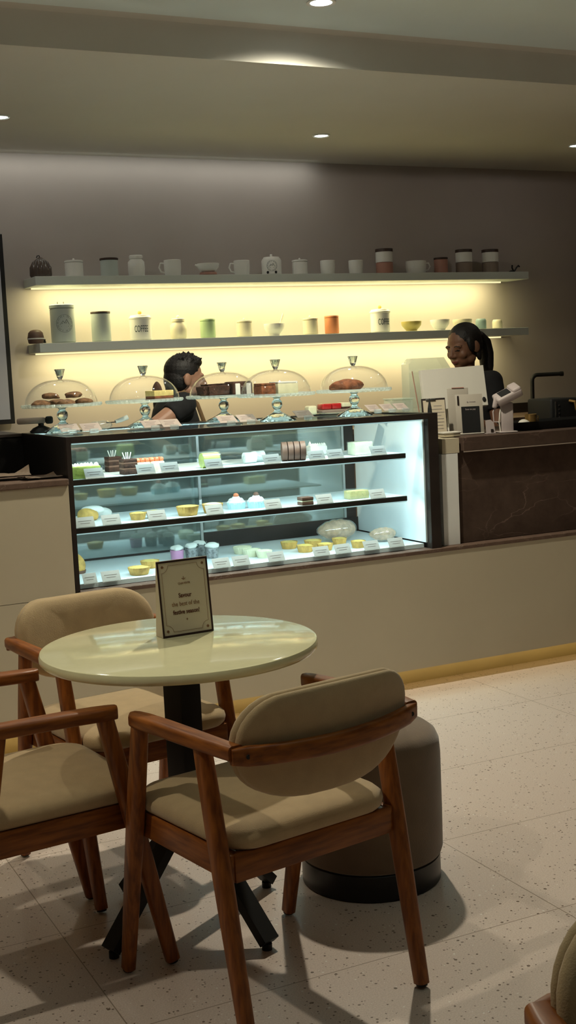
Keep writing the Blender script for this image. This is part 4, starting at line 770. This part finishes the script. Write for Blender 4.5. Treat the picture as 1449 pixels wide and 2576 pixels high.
MB().tube(P_, .0125, 16).build('spout', 'steelblack' if 'steelblack' in M else 'matblack', t); MB().lathe([(0, -.010), (.0145, -.010), (.0145, .010), (0, .010)], 20, Matrix.Translation((.19, 0, .240)) @ Matrix.Rotation(PI/2, 4, 'Y')).build('nozzle', 'matblack', t)
MB().tube([(0, -.014, .05), (.02, -.05, .06)], .006, 10).build('lever', 'matblack', t)
# papers on the raised counter, left
for i, (x, y, w, d, rz, lab) in enumerate(((.935, 4.80, .21, .15, .3, 'crumpled brown paper sheet at the left edge on the raised counter'), (1.14, 4.86, .20, .14, -.2, 'brown paper sheet with a raised corner on the raised counter'), (1.26, 4.78, .15, .10, .1, 'brown paper sheet nearest the cake case on the raised counter'))):
    b = bmesh.new(); bmesh.ops.create_grid(b, x_segments=14, y_segments=10, size=.5); rnd = random.Random(i)
    for v in b.verts: v.co = Vector((v.co.x*w, v.co.y*d, .006+.010*max(0, math.sin(v.co.x*5+i*2))*max(0, math.cos(v.co.y*6+i))+.028*max(0, (v.co.x+v.co.y)-.72)*(1 if i == 1 else .4)*4 + rnd.uniform(0, .001)))
    r_ = bmesh.ops.solidify(b, geom=b.faces[:], thickness=.001)
    o = MB().bm(b).build('paper_sheet', 'pink' if i == 0 else 'pouf', None, 60); place(o, (x, y, 1.0605+.0005+.012*(i == 1)), rz); tag(o, lab, 'paper', 'loose papers on the raised counter')
# ------------------------------------------------------------------ people
M['skin_a'] = mat('skin_light_brown', (.34, .18, .115), .5, var=.04, vscale=14, sss=.08); M['skin_b'] = mat('skin_brown', (.19, .09, .052), .5, var=.05, vscale=14, sss=.08)
M['lip'] = mat('lip', (.20, .06, .05), .45); M['eye'] = mat('eye_dark', (.012, .008, .007), .2); M['brow'] = mat('brow_hair', (.012, .008, .006), .8)
M['hair'] = mat('black_hair', (.009, .007, .006), .55, var=.3, vscale=60, stretch=(1, 1, .3), bump=.5, bscale=180); M['tee'] = mat('black_cotton', (.008, .008, .009), .9, var=.15, vscale=40, bump=.2, bscale=300); M['trouser'] = mat('dark_trouser', (.012, .012, .015), .9, var=.1)
M['apron'] = mat('tan_apron', (.15, .09, .04), .85, var=.1, vscale=30); M['shoe'] = mat('black_shoe', (.01, .01, .01), .5); M['teeth'] = mat('teeth', (.6, .55, .5), .4)
def fuse(mb, name, mats, parent, voxel, smooth=3):
    me = mb.data('tmp', mats, 0); o = bpy.data.objects.new('tmp', me); COL.objects.link(o)
    r = o.modifiers.new('r', 'REMESH'); r.mode = 'VOXEL'; r.voxel_size = voxel
    s_ = o.modifiers.new('s', 'SMOOTH'); s_.iterations = smooth; s_.factor = .5
    dg = bpy.context.evaluated_depsgraph_get(); m2 = bpy.data.meshes.new_from_object(o.evaluated_get(dg)); bpy.data.objects.remove(o); bpy.data.meshes.remove(me)
    m2.name = name; m2.materials.clear()
    for m in mats: m2.materials.append(M[m])
    m2.shade_smooth(); ob = bpy.data.objects.new(name, m2); COL.objects.link(ob)
    if parent: ob.parent = parent
    return ob
def limb(mb, pts, rad, n=6):                       # smooth tapered limb through joints
    P, R = [], []
    for i in range(len(pts)-1):
        a, b = Vector(pts[i]), Vector(pts[i+1])
        for k in range(n): u = k/n; P.append(a.lerp(b, u)); R.append(rad[i]*(1-u)+rad[i+1]*u)
    P.append(Vector(pts[-1])); R.append(rad[-1]); mb.tube(P, R, 16)
    for p, r in zip(pts, rad): mb.ell(p, (r, r, r), 14)
def hand(mb, wrist, direction, palm_n, side, L=.165):   # palm with four unequal curled fingers and a side thumb
    w = Vector(wrist); d = Vector(direction).normalized(); n = (Vector(palm_n)-d*Vector(palm_n).dot(d)).normalized(); s_ = d.cross(n)*side
    Rm = Matrix((s_, d, n)).transposed()
    b = bmesh.new(); bmesh.ops.create_uvsphere(b, u_segments=16, v_segments=10, radius=1)
    for v in b.verts: v.co = w + d*(.045+.050*v.co.y) + s_*(.036*v.co.x) + n*(.014*v.co.z)
    mb.bm(b)
    for k, (off, ln) in enumerate(((-.027, .066), (-.009, .076), (.009, .072), (.026, .056))):
        p = w + d*.085 + s_*off; q = p + d*ln*.42 + n*ln*.05; r = q + d*ln*.28 + n*ln*.18; e = r + d*ln*.14 + n*ln*.24; mb.tube([w+d*.05+s_*off*.9, p, q, r, e], [.009, .0092, .0086, .0080, .0066], 10); mb.ell(e, (.0066, .0066, .0066), 8)
    p = w + d*.030 - s_*.030; q = p + d*.030 - s_*.022 + n*.006; e = q + d*.030 - s_*.006 + n*.010; mb.tube([w+d*.025-s_*.012, p, q, e], [.012, .0115, .0105, .0080], 10); mb.ell(e, (.008, .008, .008), 8)
def head_parts(mb, T, f):                          # face looks along +Y of T; origin at head centre; f = scale (1 = .215 m tall)
    E = lambda c, r, rot=None: mb.ell([v*f for v in c], [v*f for v in r], 24, T=T, rot=rot)
    E((0, -.012, .022), (.074, .094, .088)); E((0, .022, -.012), (.066, .068, .078)); E((0, .034, -.052), (.056, .052, .050)); E((0, .056, -.083), (.026, .026, .024))
    for s_ in (-1, 1):
        E((s_*.036, .056, -.028), (.027, .024, .026)); E((s_*.030, .072, .016), (.024, .014, .011)); E((s_*.076, -.012, -.008), (.011, .021, .032), (0, 0, s_*.35)); E((s_*.046, .010, -.062), (.018, .034, .026)); E((s_*.031, .073, -.003), (.013, .010, .009)); E((s_*.012, .090, -.032), (.0085, .010, .0085))
    mb.tube([T @ Vector((0, .083*f, .014*f)), T @ Vector((0, .094*f, -.010*f)), T @ Vector((0, .103*f, -.030*f))], [.008*f, .010*f, .0125*f], 12); E((0, .101, -.031), (.012, .011, .009))
    E((0, .084, -.056), (.022, .010, .0065)); E((0, .082, -.066), (.019, .010, .0068))
def paint_head(ob, T, f):                          # eyes, brows and lips as faces of the same body mesh
    I = T.inverted()
    for p in ob.data.polygons:
        c = I @ p.center; c = c/f
        if c.length > .16 or c.y < .05: continue
        for s_ in (-1, 1):
            if ((c.x-s_*.031)/.0125)**2+((c.z+.004)/.0042)**2 < 1: p.material_index = 1
            dz = c.z-(.021-.25*abs(abs(c.x)-.030)); 
            if .013 < abs(c.x) < .049 and abs(dz) < .0027: p.material_index = 2
        if abs(c.x) < .029 and abs(c.z+.0625-9*c.x*c.x) < .0075*(1-(c.x/.030)**2) and c.y > .06: p.material_index = 3
def figure(root, H, skin, hs, arms, head_yaw, head_pitch, female, drop=0, fwd=.022, sleeve=.58):
    k = H/1.66; f = k*hs
    hips = .50*H; sh = .812*H; SX = .168*k if not female else .150*k
    HT = Matrix.Translation((0, fwd*k, H-drop-.108*f)) @ Matrix.Rotation(head_yaw, 4, 'Z') @ Matrix.Rotation(head_pitch, 4, 'X')
    b = MB(); head_parts(b, HT, f)
    limb(b, [(0, -.012*k, sh-.02*k), (0, fwd*.4*k, .865*H-drop*.3), HT @ Vector((0, -.012, -.03))], [.062*k, .050*k, .052*k])
    tor = [(hips-.06*k, .150, .105), (hips+.02*k, .158, .112), (.60*H, .132, .100), (.68*H, .142, .108), (.755*H, .158, .110), (.80*H, .150, .088), (.83*H, .095, .062)]
    b.loft([[(w*k*math.cos(a), -.01*k+d*k*math.sin(a), z) for a in (2*PI*j/28 for j in range(28))] for z, w, d in tor])
    if female:
        for s_ in (-1, 1): b.ell((s_*.062*k, .075*k, .735*H), (.058*k, .050*k, .055*k), 16)
    for s_ in (-1, 1):
        limb(b, [(s_*.082*k, 0, hips-.02*k), (s_*.088*k, .012, .285*H), (s_*.088*k, -.008, .055*H)], [.082*k, .052*k, .034*k]); b.ell((s_*.088*k, .050*k, .030*H), (.042*k, .105*k, .040*k), 18)
        el, wr, hd, pn = arms[s_]
        limb(b, [(s_*SX, -.008*k, sh), el, wr], [.049*k, .039*k, .026*k]); hand(b, wr, hd, pn, -s_)
    ob = fuse(b, 'body', [skin, 'eye', 'brow', 'lip'], root, .0042, 3); paint_head(ob, HT, f)
    # clothes
    c = MB(); g = .012
    c.loft([[((w*k+g)*math.cos(a), -.01*k+(d*k+g)*math.sin(a), z) for a in (2*PI*j/36 for j in range(36))] for z, w, d in tor[:-1] + [(.832*H, .078, .056), (.846*H, .060, .052)]])
    if female:
        for s_ in (-1, 1): c.ell((s_*.062*k, .075*k, .735*H), (.066*k, .058*k, .064*k), 16)
    for s_ in (-1, 1):
        el = Vector(arms[s_][0]); s0 = Vector((s_*SX, -.008*k, sh)); m_ = s0.lerp(el, sleeve); P = [s0.lerp(m_, u/6) for u in range(7)]; c.tube([s0+Vector((-s_*.05, 0, .0))] + P, [.060*k] + [(.062-.001*u)*k for u in range(7)], 18); c.ell(s0, (.062*k, .062*k, .060*k), 16)
    fuse(c, 'tee_shirt', ['tee'], root, .008, 4)
    c = MB(); c.loft([[((w+.010)*k*math.cos(a), -.01*k+(d+.010)*k*math.sin(a), z) for a in (2*PI*j/30 for j in range(30))] for z, w, d in ((hips-.08*k, .146, .106), (hips, .160, .116), (hips+.06*k, .150, .112))])
    for s_ in (-1, 1): limb(c, [(s_*.082*k, 0, hips-.03*k), (s_*.088*k, .012, .285*H), (s_*.088*k, -.008, .070*H)], [.094*k, .066*k, .052*k])
    fuse(c, 'trousers', ['trouser'], root, .010, 3)
    for s_ in (-1, 1):
        MB().loft([[(s_*.088*k+x*q, .042*k+y*q, z) for x, y in rr(.092*k, .262*k, .045*k, 6)] for q, z in ((.98, .0), (1, .012), (1.0, .03), (.92, .055), (.72, .075), (.3, .082))]).build('shoe', 'shoe', root)
    # apron with crossed straps
    n = 24; R0, R1 = [], []
    for z, w, d in ((.30*H, .18, .135), (hips, .175, .135), (.60*H, .150, .120), (.70*H, .160, .134 + (.02 if female else 0)), (.755*H, .165, .132+(.02 if female else 0))):
        sp = 1.05 if z < .62*H else .62
        R0.append([((w*k+.004)*math.sin(a), -.01*k+(d*k+.012)*math.cos(a), z) for a in (sp*(-1+2*j/n) for j in range(n+1))] + [((w*k)*math.sin(a), -.01*k+(d*k+.008)*math.cos(a), z) for a in (sp*(1-2*j/n) for j in range(n+1))])
    MB().loft(R0).build('apron', 'apron', root)
    for s_ in (-1, 1):
        MB().tube([(s_*.085*k, .118*k+(.02 if female else 0), .752*H), (s_*.088*k, .085*k, .81*H), (s_*.085*k, .02*k, .848*H), (s_*.07*k, -.06*k, .825*H), (s_*.02*k, -.125*k, .74*H), (-s_*.08*k, -.125*k, .62*H)], .011*k, 8, flat=.5).build('apron_strap', 'apron', root)
    return HT, f
# man, seen from behind his right shoulder, facing right
t = thing('person', 'short haired person in black tee turned away to the right, behind the cake stands', 'person', (2.205, 5.74, 0), math.radians(-94))
Hm = 1.595
HT, f = figure(t, Hm, 'skin_a', 1.0, {1: ((.235, -.235, 1.165), (.225, -.02, 1.03), (0, 1, -.1), (0, 0, -1)), -1: ((-.215, .02, .985), (-.130, .245, 1.02), (.35, 1, .05), (0, 0, -1))}, math.radians(-2), math.radians(-3), False, .075, .060, .36)
c = MB(); E = lambda q, r: c.ell([v*f for v in q], [v*f for v in r], 24, T=HT)
E((0, -.020, .040), (.080, .094, .084)); E((0, -.045, -.005), (.074, .070, .085)); E((0, .022, .080), (.064, .062, .034)); E((0, .056, .082), (.048, .024, .018)); E((0, -.060, -.045), (.056, .046, .052))
rnd = random.Random(3)
for i in range(420):
    a = rnd.uniform(0, 2*PI); u = rnd.uniform(0, 1)**.5; q = Vector((.066*u*math.cos(a), -.005+.080*u*math.sin(a), .098+.018*(1-u*u)-.02*u)); e = q + Vector((rnd.uniform(-.014, .014), rnd.uniform(-.012, .016), rnd.uniform(.010, .024)))
    c.tube([HT @ (q*f), HT @ (q.lerp(e, .6)*f), HT @ (e*f)], [.0058*f, .0044*f, .0030*f], 6)
fuse(c, 'hair', ['hair'], t, .0030, 1)
# woman, three quarter view, looking down to the left
t = thing('person', 'smiling person with a black ponytail and dark tee behind the till monitor', 'person', (3.900, 5.74, 0), math.radians(116))
Hw = 1.630
HT, f = figure(t, Hw, 'skin_b', 1.07, {1: ((.205, .03, 1.06), (.150, .255, 1.135), (-.15, 1, .15), (0, 0, -1)), -1: ((-.205, .02, 1.06), (-.150, .250, 1.12), (.15, 1, .1), (0, 0, -1))}, math.radians(-13), math.radians(-14), True, 0.0, .03)
c = MB(); E = lambda q, r, rot=None: c.ell([v*f for v in q], [v*f for v in r], 24, T=HT, rot=rot)
E((0, -.022, .036), (.081, .094, .083)); E((0, -.004, .064), (.070, .062, .046)); E((0, -.045, .0), (.074, .068, .078))
for s_ in (-1, 1): E((s_*.071, .012, .010), (.012, .026, .040)); E((s_*.068, -.028, -.045), (.014, .018, .040))
fuse(c, 'hair', ['hair'], t, .0045, 3)
c = MB(); P_ = [HT @ (Vector(q)*f) for q in ((0, -.100, .020), (.004, -.140, .018), (.012, -.172, -.025), (.018, -.176, -.085), (.016, -.160, -.150), (.006, -.135, -.205), (0, -.128, -.240))]
c.tube(P_, [.022*f, .026*f, .036*f, .040*f, .036*f, .026*f, .006*f], 18)
for i in range(26):
    rnd = random.Random(i); a = rnd.uniform(0, 2*PI); o_ = Vector((.028*math.cos(a), .028*math.sin(a), 0)); c.tube([p + o_*(1-.1*j) + Vector((0, 0, -.004*j)) for j, p in enumerate(P_[2:])], [.010*f, .010*f, .009*f, .007*f, .003*f], 6)
fuse(c, 'ponytail', ['hair'], t, .005, 1)
b = MB().lathe([(.0, -.008), (.026*f, -.008), (.028*f, 0), (.026*f, .008), (0, .008)], 20, HT @ Matrix.Translation((0, -.112*f, .020*f)) @ Matrix.Rotation(PI/2, 4, 'X')); b.build('hair_tie', 'tee', t)
